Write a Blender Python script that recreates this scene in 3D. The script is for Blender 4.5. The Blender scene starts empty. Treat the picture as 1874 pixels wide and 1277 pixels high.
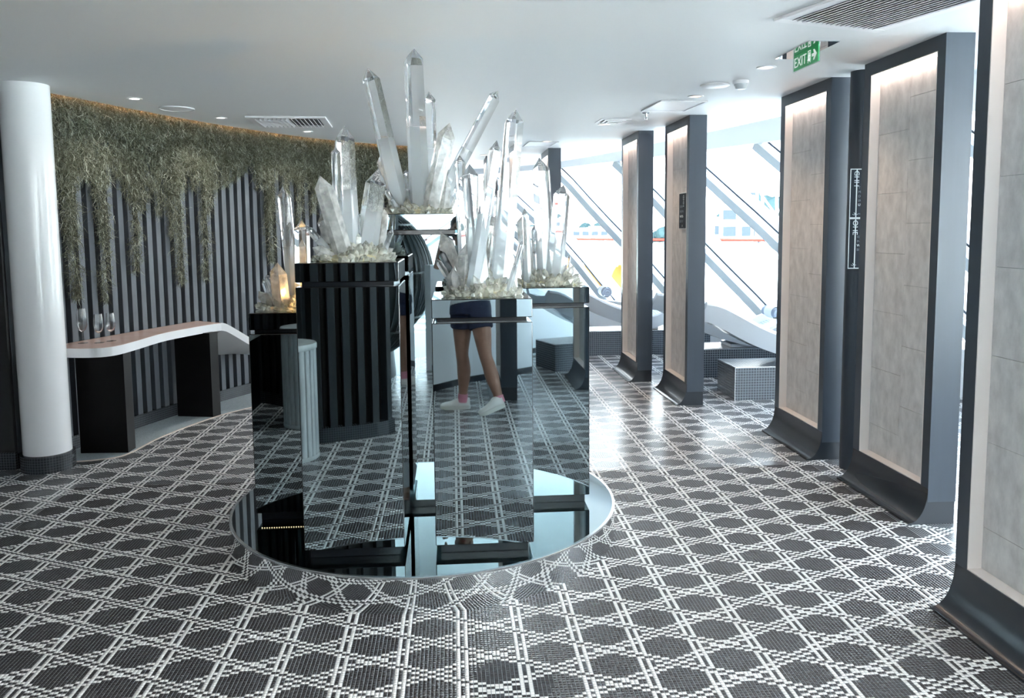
import bpy, bmesh, math, random
import numpy as np
from mathutils import Vector, Matrix
from math import sin, cos, pi, radians
C = bpy.context.scene.collection
SC = bpy.context.scene
# ------------------------------------------------------------------ camera, sky, sun, exposure
F_PX, YAW, PIT, ROLL, CAM, PPY = 1461.084, .07257, .0943, -.00956, (.0135, -2.72063, 1.60848), 555.45
fw = Vector((sin(YAW)*cos(PIT), cos(YAW)*cos(PIT), -sin(PIT)))
rt = Vector((cos(YAW), -sin(YAW), 0)); up = rt.cross(fw)
R_ = cos(ROLL)*rt + sin(ROLL)*up; U_ = -sin(ROLL)*rt + cos(ROLL)*up
cd = bpy.data.cameras.new('camera'); cam = bpy.data.objects.new('camera', cd); C.objects.link(cam)
m3 = Matrix((R_, U_, -fw)).transposed().to_4x4(); m3.translation = Vector(CAM); cam.matrix_world = m3
cd.sensor_width = 36; cd.lens = 36*F_PX/1874; cd.shift_y = -(638.5-PPY)/1874; cd.clip_start = .02; cd.clip_end = 3000
SC.camera = cam
w = bpy.data.worlds.new('sky'); SC.world = w; w.use_nodes = True
nt = w.node_tree; bg = nt.nodes['Background']
tc = nt.nodes.new('ShaderNodeTexCoord'); sx = nt.nodes.new('ShaderNodeSeparateXYZ'); cr_ = nt.nodes.new('ShaderNodeValToRGB')
nt.links.new(tc.outputs['Generated'], sx.inputs[0]); nt.links.new(sx.outputs['Z'], cr_.inputs[0]); nt.links.new(cr_.outputs[0], bg.inputs[0])
e = cr_.color_ramp.elements; e[0].position = 0; e[0].color = (.97, .985, 1, 1); e[1].position = 1; e[1].color = (.38, .60, .95, 1)
k = e.new(.28); k.color = (.93, .965, 1, 1); k = e.new(.6); k.color = (.62, .80, 1, 1)
bg.inputs[1].default_value = 1.35
sd = bpy.data.lights.new('sun', 'SUN'); sun = bpy.data.objects.new('sun', sd); C.objects.link(sun)
sd.energy = 12; sd.angle = radians(.6); sd.color = (1, .97, .92)
sun.rotation_euler = Vector((.34, .90, -.72)).to_track_quat('-Z', 'Y').to_euler()
vs = SC.view_settings
SC.display_settings.display_device = 'sRGB'; vs.view_transform = 'Standard'; vs.look = 'None'; vs.gamma = 1; vs.use_curve_mapping = False
vs.exposure = 3.55
try:
    SC.cycles.use_denoising = True; SC.cycles.max_bounces = 14; SC.cycles.transmission_bounces = 12; SC.cycles.glossy_bounces = 8
    SC.cycles.diffuse_bounces = 5; SC.cycles.transparent_max_bounces = 12; SC.cycles.sample_clamp_indirect = 6
    SC.cycles.caustics_refractive = True; SC.cycles.caustics_reflective = True; SC.cycles.blur_glossy = .5
except Exception: pass
random.seed(7); np.random.seed(7)
CEIL = 2.577
# ------------------------------------------------------------------ helpers
def srgb(r, g, b):
    f = lambda c: ((c/255+.055)/1.055)**2.4 if c > 10 else c/255/12.92
    return (f(r), f(g), f(b), 1)
MATS = {}
def mat(name, col, rough=.5, metal=0, noise=None, bump=0, scale=20, emit=None, es=0, spec=.5, coat=0, grain=(1, 1, 1)):
    m = bpy.data.materials.new(name); m.use_nodes = True; MATS[name] = m
    n = m.node_tree.nodes; l = m.node_tree.links; p = n['Principled BSDF']
    p.inputs['Base Color'].default_value = col; p.inputs['Roughness'].default_value = rough; p.inputs['Metallic'].default_value = metal
    p.inputs['Specular IOR Level'].default_value = spec; p.inputs['Coat Weight'].default_value = coat
    if emit: p.inputs['Emission Color'].default_value = emit; p.inputs['Emission Strength'].default_value = es
    if noise or bump:
        t = n.new('ShaderNodeTexCoord'); mp = n.new('ShaderNodeMapping'); mp.inputs['Scale'].default_value = grain
        x = n.new('ShaderNodeTexNoise'); x.inputs['Scale'].default_value = scale; x.inputs['Detail'].default_value = 6; x.inputs['Roughness'].default_value = .62
        l.new(t.outputs['Object'], mp.inputs[0]); l.new(mp.outputs[0], x.inputs['Vector'])
        if noise:
            mx = n.new('ShaderNodeMix'); mx.data_type = 'RGBA'; mx.inputs[6].default_value = col; mx.inputs[7].default_value = noise
            rp = n.new('ShaderNodeMapRange'); rp.inputs[1].default_value = .32; rp.inputs[2].default_value = .68
            l.new(x.outputs['Fac'], rp.inputs[0]); l.new(rp.outputs[0], mx.inputs[0]); l.new(mx.outputs[2], p.inputs['Base Color'])
        if bump:
            b = n.new('ShaderNodeBump'); b.inputs['Strength'].default_value = bump; b.inputs['Distance'].default_value = .004
            l.new(x.outputs['Fac'], b.inputs['Height']); l.new(b.outputs[0], p.inputs['Normal'])
    return m
def tagm(o, label=None, cat=None, group=None, kind=None):
    if label: o['label'] = label
    if cat: o['category'] = cat
    if group: o['group'] = group
    if kind: o['kind'] = kind
    return o
def thing(name, label, cat, loc=(0, 0, 0), rz=0, group=None):
    o = bpy.data.objects.new(name, None); C.objects.link(o); o.location = loc; o.rotation_euler = (0, 0, rz); o.empty_display_size = .1
    return tagm(o, label, cat, group)
def obj(name, me, m=None, parent=None, smooth=None):
    if isinstance(me, bmesh.types.BMesh):
        b = me; me = bpy.data.meshes.new(name); b.to_mesh(me); b.free()
    if m is not None:
        for x in (m if isinstance(m, (list, tuple)) else [m]):
            if x.name not in [y.name for y in me.materials if y]: me.materials.append(x)
    if smooth:
        me.polygons.foreach_set('use_smooth', [True]*len(me.polygons))
        try: me.set_sharp_from_angle(angle=radians(smooth))
        except Exception: pass
    o = bpy.data.objects.new(name, me); C.objects.link(o)
    if parent is not None: o.parent = parent
    return o
def struct(name, me, m=None, smooth=None, label=None):
    o = obj(name, me, m, None, smooth); o['kind'] = 'structure'
    if label: o['label'] = label
    return o
def dup(o, parent=None, loc=None, rz=None, label=None):
    c = o.copy(); C.objects.link(c)
    if parent is not None: c.parent = parent
    for ch in list(o.children): dup(ch, c)
    if loc is not None: c.location = loc
    if rz is not None: c.rotation_euler = (0, 0, rz)
    if label: c['label'] = label
    return c
def merge(bm, sub, mtx=None, mi=None):
    me = bpy.data.meshes.new('t'); 
    if mi is not None:
        for f in sub.faces: f.material_index = mi
    if mtx is not None: bmesh.ops.transform(sub, matrix=mtx, verts=sub.verts)
    sub.to_mesh(me); sub.free(); bm.from_mesh(me); bpy.data.meshes.remove(me)
def box(bm, x0, x1, y0, y1, z0, z1, bev=0, seg=1, mi=None, mtx=None):
    s = bmesh.new(); bmesh.ops.create_cube(s, size=1)
    bmesh.ops.transform(s, matrix=Matrix.Translation(((x0+x1)/2, (y0+y1)/2, (z0+z1)/2)) @ Matrix.Diagonal((x1-x0, y1-y0, z1-z0, 1)), verts=s.verts)
    if bev: bmesh.ops.bevel(s, geom=s.edges[:], offset=bev, segments=seg, affect='EDGES', profile=.5)
    merge(bm, s, mtx, mi); return bm
def bx(*a, **k): return box(bmesh.new(), *a, **k)
def lathe(bm, prof, seg=48, c=(0, 0), mi=None):
    rings = []
    for r, z in prof:
        rings.append([bm.verts.new((c[0]+r*cos(2*pi*i/seg), c[1]+r*sin(2*pi*i/seg), z)) for i in range(seg)] if r > 1e-6 else [bm.verts.new((c[0], c[1], z))])
    for a, b in zip(rings, rings[1:]):
        for i in range(seg):
            j = (i+1) % seg
            v = [a[i], a[j], b[j], b[i]] if len(a) > 1 and len(b) > 1 else ([a[0], b[j], b[i]] if len(a) == 1 else [a[i], a[j], b[0]])
            try:
                f = bm.faces.new(v)
                if mi is not None: f.material_index = mi
            except ValueError: pass
    return bm
def frames(P):
    P = [Vector(p) for p in P]; T = []
    for i in range(len(P)): T.append((P[min(i+1, len(P)-1)]-P[max(i-1, 0)]).normalized())
    n = T[0].orthogonal().normalized(); out = []
    for t in T:
        n = (n-t*n.dot(t)).normalized(); out.append((t, n, t.cross(n)))
    return P, out
def tube(bm, P, rad, seg=8, cap=True, ref=None, mi=None):
    """loft of ellipses along P; rad is a number, list, or list of (a,b); ref fixes the direction of the first axis"""
    P, fr = frames(P); rings = []
    for i, (p, (t, n, b)) in enumerate(zip(P, fr)):
        r = rad[i] if isinstance(rad, (list, tuple)) else rad
        ra, rb = r if isinstance(r, (tuple, list)) else (r, r)
        if ref is not None:
            n = (Vector(ref)-t*t.dot(Vector(ref))).normalized(); b = t.cross(n)
        rings.append([bm.verts.new(p+n*(ra*cos(2*pi*k/seg))+b*(rb*sin(2*pi*k/seg))) for k in range(seg)])
    fs = []
    for a, b in zip(rings, rings[1:]):
        for k in range(seg): fs.append(bm.faces.new((a[k], a[(k+1) % seg], b[(k+1) % seg], b[k])))
    if cap: fs.append(bm.faces.new(rings[0][::-1])); fs.append(bm.faces.new(rings[-1]))
    if mi is not None:
        for f in fs: f.material_index = mi
    return bm
def prism(bm, poly, z0, z1, mi=None):
    a = [bm.verts.new((p[0], p[1], z0)) for p in poly]; b = [bm.verts.new((p[0], p[1], z1)) for p in poly]; n = len(poly)
    fs = [bm.faces.new(a[::-1]), bm.faces.new(b)]+[bm.faces.new((a[i], a[(i+1) % n], b[(i+1) % n], b[i])) for i in range(n)]
    bmesh.ops.recalc_face_normals(bm, faces=fs)
    if mi is not None:
        for f in fs: f.material_index = mi
    return bm
def catmull(P, n=12):
    P = np.array(P, float); P = np.vstack([2*P[0]-P[1], P, 2*P[-1]-P[-2]]); o = []
    for i in range(1, len(P)-2):
        for t in np.linspace(0, 1, n, endpoint=False):
            a, b, c, d = P[i-1:i+3]; o.append(.5*((2*b)+(c-a)*t+(2*a-5*b+4*c-d)*t*t+(-a+3*b-3*c+d)*t**3))
    o.append(P[-2]); return np.array(o)
class Curve2:
    """plan curve sampled by arc length"""
    def __init__(s, P, n=24):
        s.K = catmull(P, n); s.s = np.r_[0, np.cumsum(np.hypot(*np.diff(s.K, axis=0).T))]; s.L = s.s[-1]
        T = np.gradient(s.K, axis=0); T /= np.hypot(*T.T)[:, None]; s.T = T; s.N = np.c_[T[:, 1], -T[:, 0]]
    def at(s, a, off=0):
        x = np.interp(a, s.s, s.K[:, 0]); y = np.interp(a, s.s, s.K[:, 1]); t = np.array([np.interp(a, s.s, s.T[:, 0]), np.interp(a, s.s, s.T[:, 1])]); t /= np.hypot(*t)
        n = np.array([t[1], -t[0]]); return np.array([x, y])+n*off, t, n
    def line(s, off=0, n=60, a0=0, a1=None):
        return [s.at(a, off)[0] for a in np.linspace(a0, s.L if a1 is None else a1, n)]
def ribbon(bm, A, B, z0, z1, mi=None):
    """closed wall between plan polylines A and B"""
    return prism_strip(bm, A, B, z0, z1, mi)
def prism_strip(bm, A, B, z0, z1, mi=None):
    n = len(A); zz = lambda z, i: z[i] if isinstance(z, (list, tuple, np.ndarray)) else z
    V = [[bm.verts.new((P[i][0], P[i][1], zz(z, i))) for i in range(n)] for P, z in ((A, z0), (B, z0), (B, z1), (A, z1))]
    fs = []
    for j in range(4):
        k = (j+1) % 4
        for i in range(n-1): fs.append(bm.faces.new((V[j][i], V[j][i+1], V[k][i+1], V[k][i])))
    fs.append(bm.faces.new([V[j][0] for j in range(4)])); fs.append(bm.faces.new([V[j][-1] for j in range(4)][::-1]))
    bmesh.ops.recalc_face_normals(bm, faces=fs)
    if mi is not None:
        for f in fs: f.material_index = mi
    return bm
def text(name, body, size, loc, rot, m, parent, ext=.0005, align='LEFT'):
    c = bpy.data.curves.new(name, 'FONT'); c.body = body; c.size = size; c.extrude = ext; c.align_x = align; c.materials.append(m)
    o = bpy.data.objects.new(name, c); C.objects.link(o); bpy.context.view_layer.update()
    me = bpy.data.meshes.new_from_object(o.evaluated_get(bpy.context.evaluated_depsgraph_get())); bpy.data.objects.remove(o); me.name = name
    if not me.materials: me.materials.append(m)
    o = bpy.data.objects.new(name, me); C.objects.link(o); o.parent = parent; o.location = loc; o.rotation_euler = rot
    return o
def put(o, t):
    """parent a part built in world coordinates to an unrotated thing"""
    o.parent = t; o.matrix_parent_inverse = Matrix.Translation(-Vector(t.location)); return o
# ------------------------------------------------------------------ materials
M_ceil = mat('ceiling_paint', srgb(226, 228, 229), .6, bump=.03, scale=6)
M_beam = mat('beam_shade', srgb(172, 178, 182), .5); M_white = mat('white_paint', srgb(232, 232, 234), .45)  # beam grey is white paint with the underside's shade put into the colour
M_gloss = mat('white_gloss', srgb(242, 242, 244), .2, coat=.2)
M_blackwall = mat('black_wall', srgb(34, 35, 37), .55)
M_slat = mat('slat_charcoal', srgb(84, 90, 97), .5, noise=srgb(74, 80, 87), scale=3, grain=(9, 9, .6))
M_slatd = mat('slat_shade', srgb(30, 35, 39), .55)  # slats darkened: the weak light on the rear wall is put into the colour
M_back = mat('slat_backing_black', srgb(10, 11, 12), .8)
M_graph = mat('graphite_panel', srgb(50, 59, 70), .36, noise=srgb(45, 54, 65), scale=2, grain=(6, 6, .4))
M_foot = mat('graphite_cove_foot', srgb(42, 47, 53), .24)
M_reveal = mat('pale_reveal', srgb(233, 226, 222), .5)
M_stone = mat('grey_stone', srgb(220, 218, 217), .62, noise=srgb(190, 188, 188), bump=.5, scale=16, grain=(1, 1, .55))
M_led = mat('led_white', (1, 1, 1, 1), .5, emit=(1, .79, .68, 1), es=1.4)
M_cove = mat('led_amber', (1, .6, .3, 1), .5, emit=(1, .48, .17, 1), es=3.12)
M_dlw = mat('downlight_cool', (1, 1, 1, 1), .5, emit=(1, .97, .92, 1), es=0.84)
M_dlo = mat('downlight_warm', (1, 1, 1, 1), .5, emit=(1, .66, .42, 1), es=0.36)
M_mirror = mat('tinted_mirror', (.30, .365, .39, 1), .015, 1)
M_mirtop = mat('grey_mirror_top', (.42, .47, .47, 1), .012, 1)
M_chrome = mat('polished_steel', (.78, .80, .81, 1), .03, 1)
M_dark = mat('black_gloss', srgb(16, 19, 23), .18)
M_edge = mat('mirror_edge_black', srgb(14, 16, 19), .15)
M_glassn = mat('flute_glass', (1, 1, 1, 1), 0); M_glassn.node_tree.nodes['Principled BSDF'].inputs['Transmission Weight'].default_value = 1; M_glassn.node_tree.nodes['Principled BSDF'].inputs['IOR'].default_value = 1.45
M_ctop = mat('counter_blush_laminate', srgb(214, 186, 176), .22, noise=srgb(200, 170, 160), scale=4)
M_bleg = mat('black_leg', srgb(9, 10, 11), .45, spec=.25)
M_marble = mat('pale_marble', srgb(205, 208, 208), .35, noise=srgb(168, 172, 174), scale=9, grain=(1, 1, .3))
M_beige = mat('beige_wall', srgb(160, 140, 120), .6)
M_towel = mat('navy_white_towel', srgb(150, 162, 180), .9, bump=.4, scale=260)
M_towelw = mat('white_towel', srgb(232, 236, 240), .9, bump=.4, scale=260)
M_btowel = mat('black_towel', srgb(20, 21, 23), .9, bump=.4, scale=200)
M_lounge = mat('lounger_gelcoat', srgb(216, 222, 230), .16, coat=.4)
M_weave = mat('black_rattan', srgb(30, 38, 40), .4)
M_deck = mat('pale_deck', srgb(226, 224, 220), .7, noise=srgb(210, 208, 204), scale=2)
M_rail = mat('mahogany_rail', srgb(70, 28, 24), 1, spec=0)
M_green = mat('exit_green', srgb(14, 140, 74), .4, emit=srgb(10, 140, 70), es=.04)
M_signw = mat('sign_white', srgb(236, 245, 238), .4, emit=(1, 1, 1, 1), es=.03)
M_acry = mat('sign_acrylic_edge', srgb(225, 232, 232), .1)
M_plate = mat('sign_plate_dark', srgb(38, 46, 56), .5, spec=.2); M_duct = mat('duct_grey', srgb(112, 116, 120), .8)
M_print = mat('sign_print', srgb(226, 232, 236), .5)
M_print2 = mat('sign_print_dim', srgb(120, 130, 140), .5)
M_metal = mat('steel', (.6, .62, .64, 1), .25, 1)
M_skin = mat('skin', srgb(166, 126, 106), .5, noise=srgb(152, 112, 94), scale=12); 
M_navy = mat('navy_denim', srgb(30, 38, 62), .85, noise=srgb(38, 47, 74), scale=40)
M_tee = mat('pale_tee', srgb(206, 206, 208), .9)
M_pink = mat('pink_sock', srgb(226, 150, 168), .9); M_shoe = mat('white_shoe', srgb(232, 230, 226), .45); M_sole = mat('shoe_sole', srgb(222, 220, 214), .6)
M_hair = mat('dark_hair', srgb(46, 32, 24), .5); M_phone = mat('phone_black', srgb(18, 18, 20), .15)
M_eye = mat('eye_dark', srgb(30, 22, 18), .2); M_lip = mat('lip', srgb(170, 96, 88), .45)
M_moss = mat('dried_moss', srgb(146, 149, 130), .85, noise=srgb(114, 117, 98), scale=5)
M_mossl = mat('moss_pale', srgb(190, 192, 176), .85)
M_mossd = mat('moss_dark', srgb(98, 98, 78), .9)
M_yel = mat('yellow_chair', srgb(214, 166, 90), .5)
M_land = mat('distant_trees', srgb(28, 40, 43), 1, noise=srgb(18, 28, 31), scale=.05, spec=0)
M_bld = mat('pale_render', srgb(150, 154, 156), .8); M_bwin = mat('far_window', srgb(30, 36, 42), 1, spec=0); M_roofr = mat('terracotta', srgb(170, 120, 100), .8)
def glassy(name, col=(1, 1, 1, 1)):
    m = bpy.data.materials.new(name); m.use_nodes = True; n = m.node_tree.nodes; l = m.node_tree.links; n.clear()
    o = n.new('ShaderNodeOutputMaterial'); mx = n.new('ShaderNodeMixShader'); t = n.new('ShaderNodeBsdfTransparent'); g = n.new('ShaderNodeBsdfGlossy'); f = n.new('ShaderNodeLayerWeight'); f.inputs['Blend'].default_value = .5
    pw = n.new('ShaderNodeMath'); pw.operation = 'POWER'; pw.inputs[1].default_value = 4; l.new(f.outputs['Facing'], pw.inputs[0]); ad = n.new('ShaderNodeMath'); ad.operation = 'MULTIPLY_ADD'; ad.inputs[1].default_value = .8; ad.inputs[2].default_value = .05; l.new(pw.outputs[0], ad.inputs[0])
    t.inputs[0].default_value = col; g.inputs['Roughness'].default_value = .01
    l.new(ad.outputs[0], mx.inputs[0]); l.new(t.outputs[0], mx.inputs[1]); l.new(g.outputs[0], mx.inputs[2]); l.new(mx.outputs[0], o.inputs[0]); return m
M_flute = glassy('thin_clear_glass', (.96, .97, .97, 1)); M_pane = glassy('window_pane', (.95, .98, .98, 1)); M_railglass = glassy('rail_glass', (.93, .97, .97, 1))
def crystal_mat(name, milk_lo, milk_hi, tint, cloud=0):
    """clear quartz; 'milk' is how cloudy the stone is at its root / at its tip (along the stone's own length, vertex attribute 'along')"""
    m = bpy.data.materials.new(name); m.use_nodes = True; n = m.node_tree.nodes; l = m.node_tree.links; n.clear()
    o = n.new('ShaderNodeOutputMaterial'); g = n.new('ShaderNodeBsdfGlass'); g.inputs['IOR'].default_value = 1.47; g.inputs['Roughness'].default_value = .0
    d = n.new('ShaderNodeBsdfDiffuse'); d.inputs[0].default_value = tint; tr = n.new('ShaderNodeBsdfTranslucent'); tr.inputs[0].default_value = tint
    gl = n.new('ShaderNodeBsdfGlossy'); gl.inputs['Roughness'].default_value = .12
    a = n.new('ShaderNodeMixShader'); a.inputs[0].default_value = .5; l.new(d.outputs[0], a.inputs[1]); l.new(tr.outputs[0], a.inputs[2])
    b = n.new('ShaderNodeMixShader'); b.inputs[0].default_value = .07; l.new(a.outputs[0], b.inputs[1]); l.new(gl.outputs[0], b.inputs[2])
    at = n.new('ShaderNodeAttribute'); at.attribute_name = 'along'; mr = n.new('ShaderNodeMapRange'); mr.interpolation_type = 'SMOOTHSTEP'
    mr.inputs[1].default_value = .05; mr.inputs[2].default_value = .75; mr.inputs[3].default_value = milk_lo; mr.inputs[4].default_value = milk_hi
    l.new(at.outputs['Fac'], mr.inputs[0]); fac = mr.outputs[0]
    if cloud:
        t = n.new('ShaderNodeTexCoord'); x = n.new('ShaderNodeTexNoise'); x.inputs['Scale'].default_value = 22; x.inputs['Detail'].default_value = 5; l.new(t.outputs['Object'], x.inputs['Vector'])
        q = n.new('ShaderNodeMapRange'); q.inputs[1].default_value = .35; q.inputs[2].default_value = .7; q.inputs[3].default_value = -cloud; q.inputs[4].default_value = cloud; l.new(x.outputs['Fac'], q.inputs[0])
        ad = n.new('ShaderNodeMath'); ad.use_clamp = True; l.new(fac, ad.inputs[0]); l.new(q.outputs[0], ad.inputs[1]); fac = ad.outputs[0]
    mx = n.new('ShaderNodeMixShader'); l.new(fac, mx.inputs[0]); l.new(g.outputs[0], mx.inputs[1]); l.new(b.outputs[0], mx.inputs[2]); l.new(mx.outputs[0], o.inputs[0]); return m
M_clear = crystal_mat('clear_quartz', .85, .10, srgb(232, 236, 238)); M_milky = crystal_mat('milky_quartz', .85, .62, srgb(228, 226, 222), .3)
M_smoky = crystal_mat('smoky_quartz', .1, .0, srgb(60, 60, 60)); M_smoky.node_tree.nodes['Glass BSDF'].inputs[0].default_value = (.35, .36, .37, 1)
M_rubble = crystal_mat('quartz_rubble', .92, .5, srgb(242, 240, 228), .25); M_bedrock = mat('quartz_matrix', srgb(214, 206, 176), .6, noise=srgb(172, 160, 122), scale=30, bump=.5)
# --- mosaic floor pattern (cane weave of white and black 15 mm tiles)
TP = .015
def is_white(c, r):
    j = (c-3)//2; a = (r-j) % 15; b = (r+j-5) % 15; v = c % 15
    return ((a == 0) or (a == 2) or (b == 0) or (b == 2) or v == 0 or v == 2) and a != 1
M_tw = mat('white_mosaic', srgb(236, 234, 232), .2); M_tb = mat('black_mosaic', srgb(60, 59, 62), .26); M_grout = mat('grey_grout', srgb(140, 144, 148), .6)
def floor_mat():
    m = bpy.data.materials.new('mosaic_floor'); m.use_nodes = True; n = m.node_tree.nodes; l = m.node_tree.links; p = n['Principled BSDF']
    def val(x, sock):
        if isinstance(x, (int, float)): sock.default_value = x
        else: l.new(x, sock)
    def ma(op, a, b=0.0):
        q = n.new('ShaderNodeMath'); q.operation = op; val(a, q.inputs[0]); val(b, q.inputs[1]); return q.outputs[0]
    t = n.new('ShaderNodeNewGeometry'); s = n.new('ShaderNodeSeparateXYZ'); l.new(t.outputs['Position'], s.inputs[0])
    u = ma('DIVIDE', s.outputs['X'], TP); v = ma('MULTIPLY', s.outputs['Y'], -1/TP)
    c = ma('FLOOR', u); r = ma('FLOOR', v); fu = ma('FRACT', u); fv = ma('FRACT', v)
    fm = lambda a, b: ma('FLOORED_MODULO', a, b)
    def eqn(a, k):
        q = n.new('ShaderNodeMath'); q.operation = 'COMPARE'; val(a, q.inputs[0]); q.inputs[1].default_value = k; q.inputs[2].default_value = .3; return q.outputs[0]
    j = ma('FLOOR', ma('MULTIPLY', ma('SUBTRACT', c, 3), .5)); a = fm(ma('SUBTRACT', r, j), 15); b = fm(ma('SUBTRACT', ma('ADD', r, j), 5), 15); w_ = fm(c, 15)
    sm = None
    for x in (eqn(a, 0), eqn(a, 2), eqn(b, 0), eqn(b, 2), eqn(w_, 0), eqn(w_, 2)): sm = x if sm is None else ma('MAXIMUM', sm, x)
    wh = ma('MULTIPLY', sm, ma('SUBTRACT', 1, eqn(a, 1)))
    eu = ma('MINIMUM', fu, ma('SUBTRACT', 1, fu)); ev = ma('MINIMUM', fv, ma('SUBTRACT', 1, fv)); gr = ma('LESS_THAN', ma('MINIMUM', eu, ev), .073)
    m1 = n.new('ShaderNodeMix'); m1.data_type = 'RGBA'; m1.inputs[6].default_value = srgb(60, 59, 62); m1.inputs[7].default_value = srgb(236, 234, 232); l.new(wh, m1.inputs[0])
    m2 = n.new('ShaderNodeMix'); m2.data_type = 'RGBA'; l.new(gr, m2.inputs[0]); l.new(m1.outputs[2], m2.inputs[6]); m2.inputs[7].default_value = srgb(140, 144, 148); l.new(m2.outputs[2], p.inputs['Base Color'])
    cb = n.new('ShaderNodeCombineXYZ'); l.new(c, cb.inputs[0]); l.new(r, cb.inputs[1]); wn = n.new('ShaderNodeTexWhiteNoise'); wn.noise_dimensions = '2D'; l.new(cb.outputs[0], wn.inputs[0])
    vm = n.new('ShaderNodeVectorMath'); vm.operation = 'MULTIPLY_ADD'; l.new(wn.outputs['Color'], vm.inputs[0]); vm.inputs[1].default_value = (.03, .03, 0); vm.inputs[2].default_value = (-.015, -.015, 1)
    nm = n.new('ShaderNodeVectorMath'); nm.operation = 'NORMALIZE'; l.new(vm.outputs[0], nm.inputs[0]); l.new(nm.outputs[0], p.inputs['Normal'])
    l.new(ma('ADD', .24, ma('MULTIPLY', gr, .4)), p.inputs['Roughness']); return m
M_floor = floor_mat()
def grid_mat(name, tile, grout, size, rough=.25, gap=.08, vary=.25):
    """small square mosaic on any face, by object coordinates and face direction"""
    m = bpy.data.materials.new(name); m.use_nodes = True; n = m.node_tree.nodes; l = m.node_tree.links; p = n['Principled BSDF']
    t = n.new('ShaderNodeTexCoord'); g = n.new('ShaderNodeNewGeometry'); o = t.outputs['UV']
    mp = n.new('ShaderNodeMapping'); mp.inputs['Scale'].default_value = (1/size,)*3; l.new(o, mp.inputs[0])
    fr = n.new('ShaderNodeVectorMath'); fr.operation = 'FRACTION'; l.new(mp.outputs[0], fr.inputs[0]); fl = n.new('ShaderNodeVectorMath'); fl.operation = 'FLOOR'; l.new(mp.outputs[0], fl.inputs[0])
    s = n.new('ShaderNodeSeparateXYZ'); l.new(fr.outputs[0], s.inputs[0])
    def ma(op, a, b):
        q = n.new('ShaderNodeMath'); q.operation = op
        for i, x in enumerate((a, b)):
            if isinstance(x, (int, float)): q.inputs[i].default_value = x
            else: l.new(x, q.inputs[i])
        return q.outputs[0]
    e = ma('MINIMUM', ma('MINIMUM', s.outputs[0], ma('SUBTRACT', 1, s.outputs[0])), ma('MINIMUM', s.outputs[1], ma('SUBTRACT', 1, s.outputs[1]))); gr = ma('LESS_THAN', e, gap)
    wn = n.new('ShaderNodeTexWhiteNoise'); wn.noise_dimensions = '2D'; l.new(fl.outputs[0], wn.inputs[0])
    hs = n.new('ShaderNodeHueSaturation'); hs.inputs['Color'].default_value = tile; l.new(ma('ADD', 1-vary/2, ma('MULTIPLY', wn.outputs[0], vary)), hs.inputs['Value'])
    mx = n.new('ShaderNodeMix'); mx.data_type = 'RGBA'; l.new(gr, mx.inputs[0]); l.new(hs.outputs[0], mx.inputs[6]); mx.inputs[7].default_value = grout; l.new(mx.outputs[2], p.inputs['Base Color'])
    b = n.new('ShaderNodeBump'); b.inputs['Strength'].default_value = .35; b.inputs['Distance'].default_value = .001; b.invert = True; l.new(gr, b.inputs['Height']); l.new(b.outputs[0], p.inputs['Normal'])
    l.new(ma('ADD', rough, ma('MULTIPLY', gr, .35)), p.inputs['Roughness']); return m
M_ptile = grid_mat('plinth_mosaic', srgb(58, 64, 72), srgb(122, 130, 138), .025); M_btile = grid_mat('skirting_mosaic', srgb(44, 49, 54), srgb(74, 80, 86), .018)
M_wtile = grid_mat('pale_mosaic', srgb(188, 198, 202), srgb(132, 146, 152), .012, .3); M_ltile = grid_mat('lounger_mosaic', srgb(168, 184, 196), srgb(226, 230, 234), .03, .2)
def cube_uv(o):
    """box-projected UVs in metres"""
    me = o.data; uv = me.uv_layers.new(name='UVMap') if not me.uv_layers else me.uv_layers[0]
    for f in me.polygons:
        n = f.normal; ax = max(range(3), key=lambda i: abs(n[i]))
        for li in f.loop_indices:
            v = me.vertices[me.loops[li].vertex_index].co
            uv.data[li].uv = (v.y, v.z) if ax == 0 else ((v.x, v.z) if ax == 1 else (v.x, v.y))
    return o
def strip_uv(o, poly):
    """UVs for an upright curved strip: running length along the plan line, height"""
    me = o.data; uv = me.uv_layers.new(name='UVMap'); P = np.array(poly); s = np.r_[0, np.cumsum(np.hypot(*np.diff(P, axis=0).T))]
    for f in me.polygons:
        for li in f.loop_indices:
            v = me.vertices[me.loops[li].vertex_index].co; i = int(np.argmin((P[:, 0]-v.x)**2+(P[:, 1]-v.y)**2)); uv.data[li].uv = (s[i], v.z)
    return o
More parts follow.
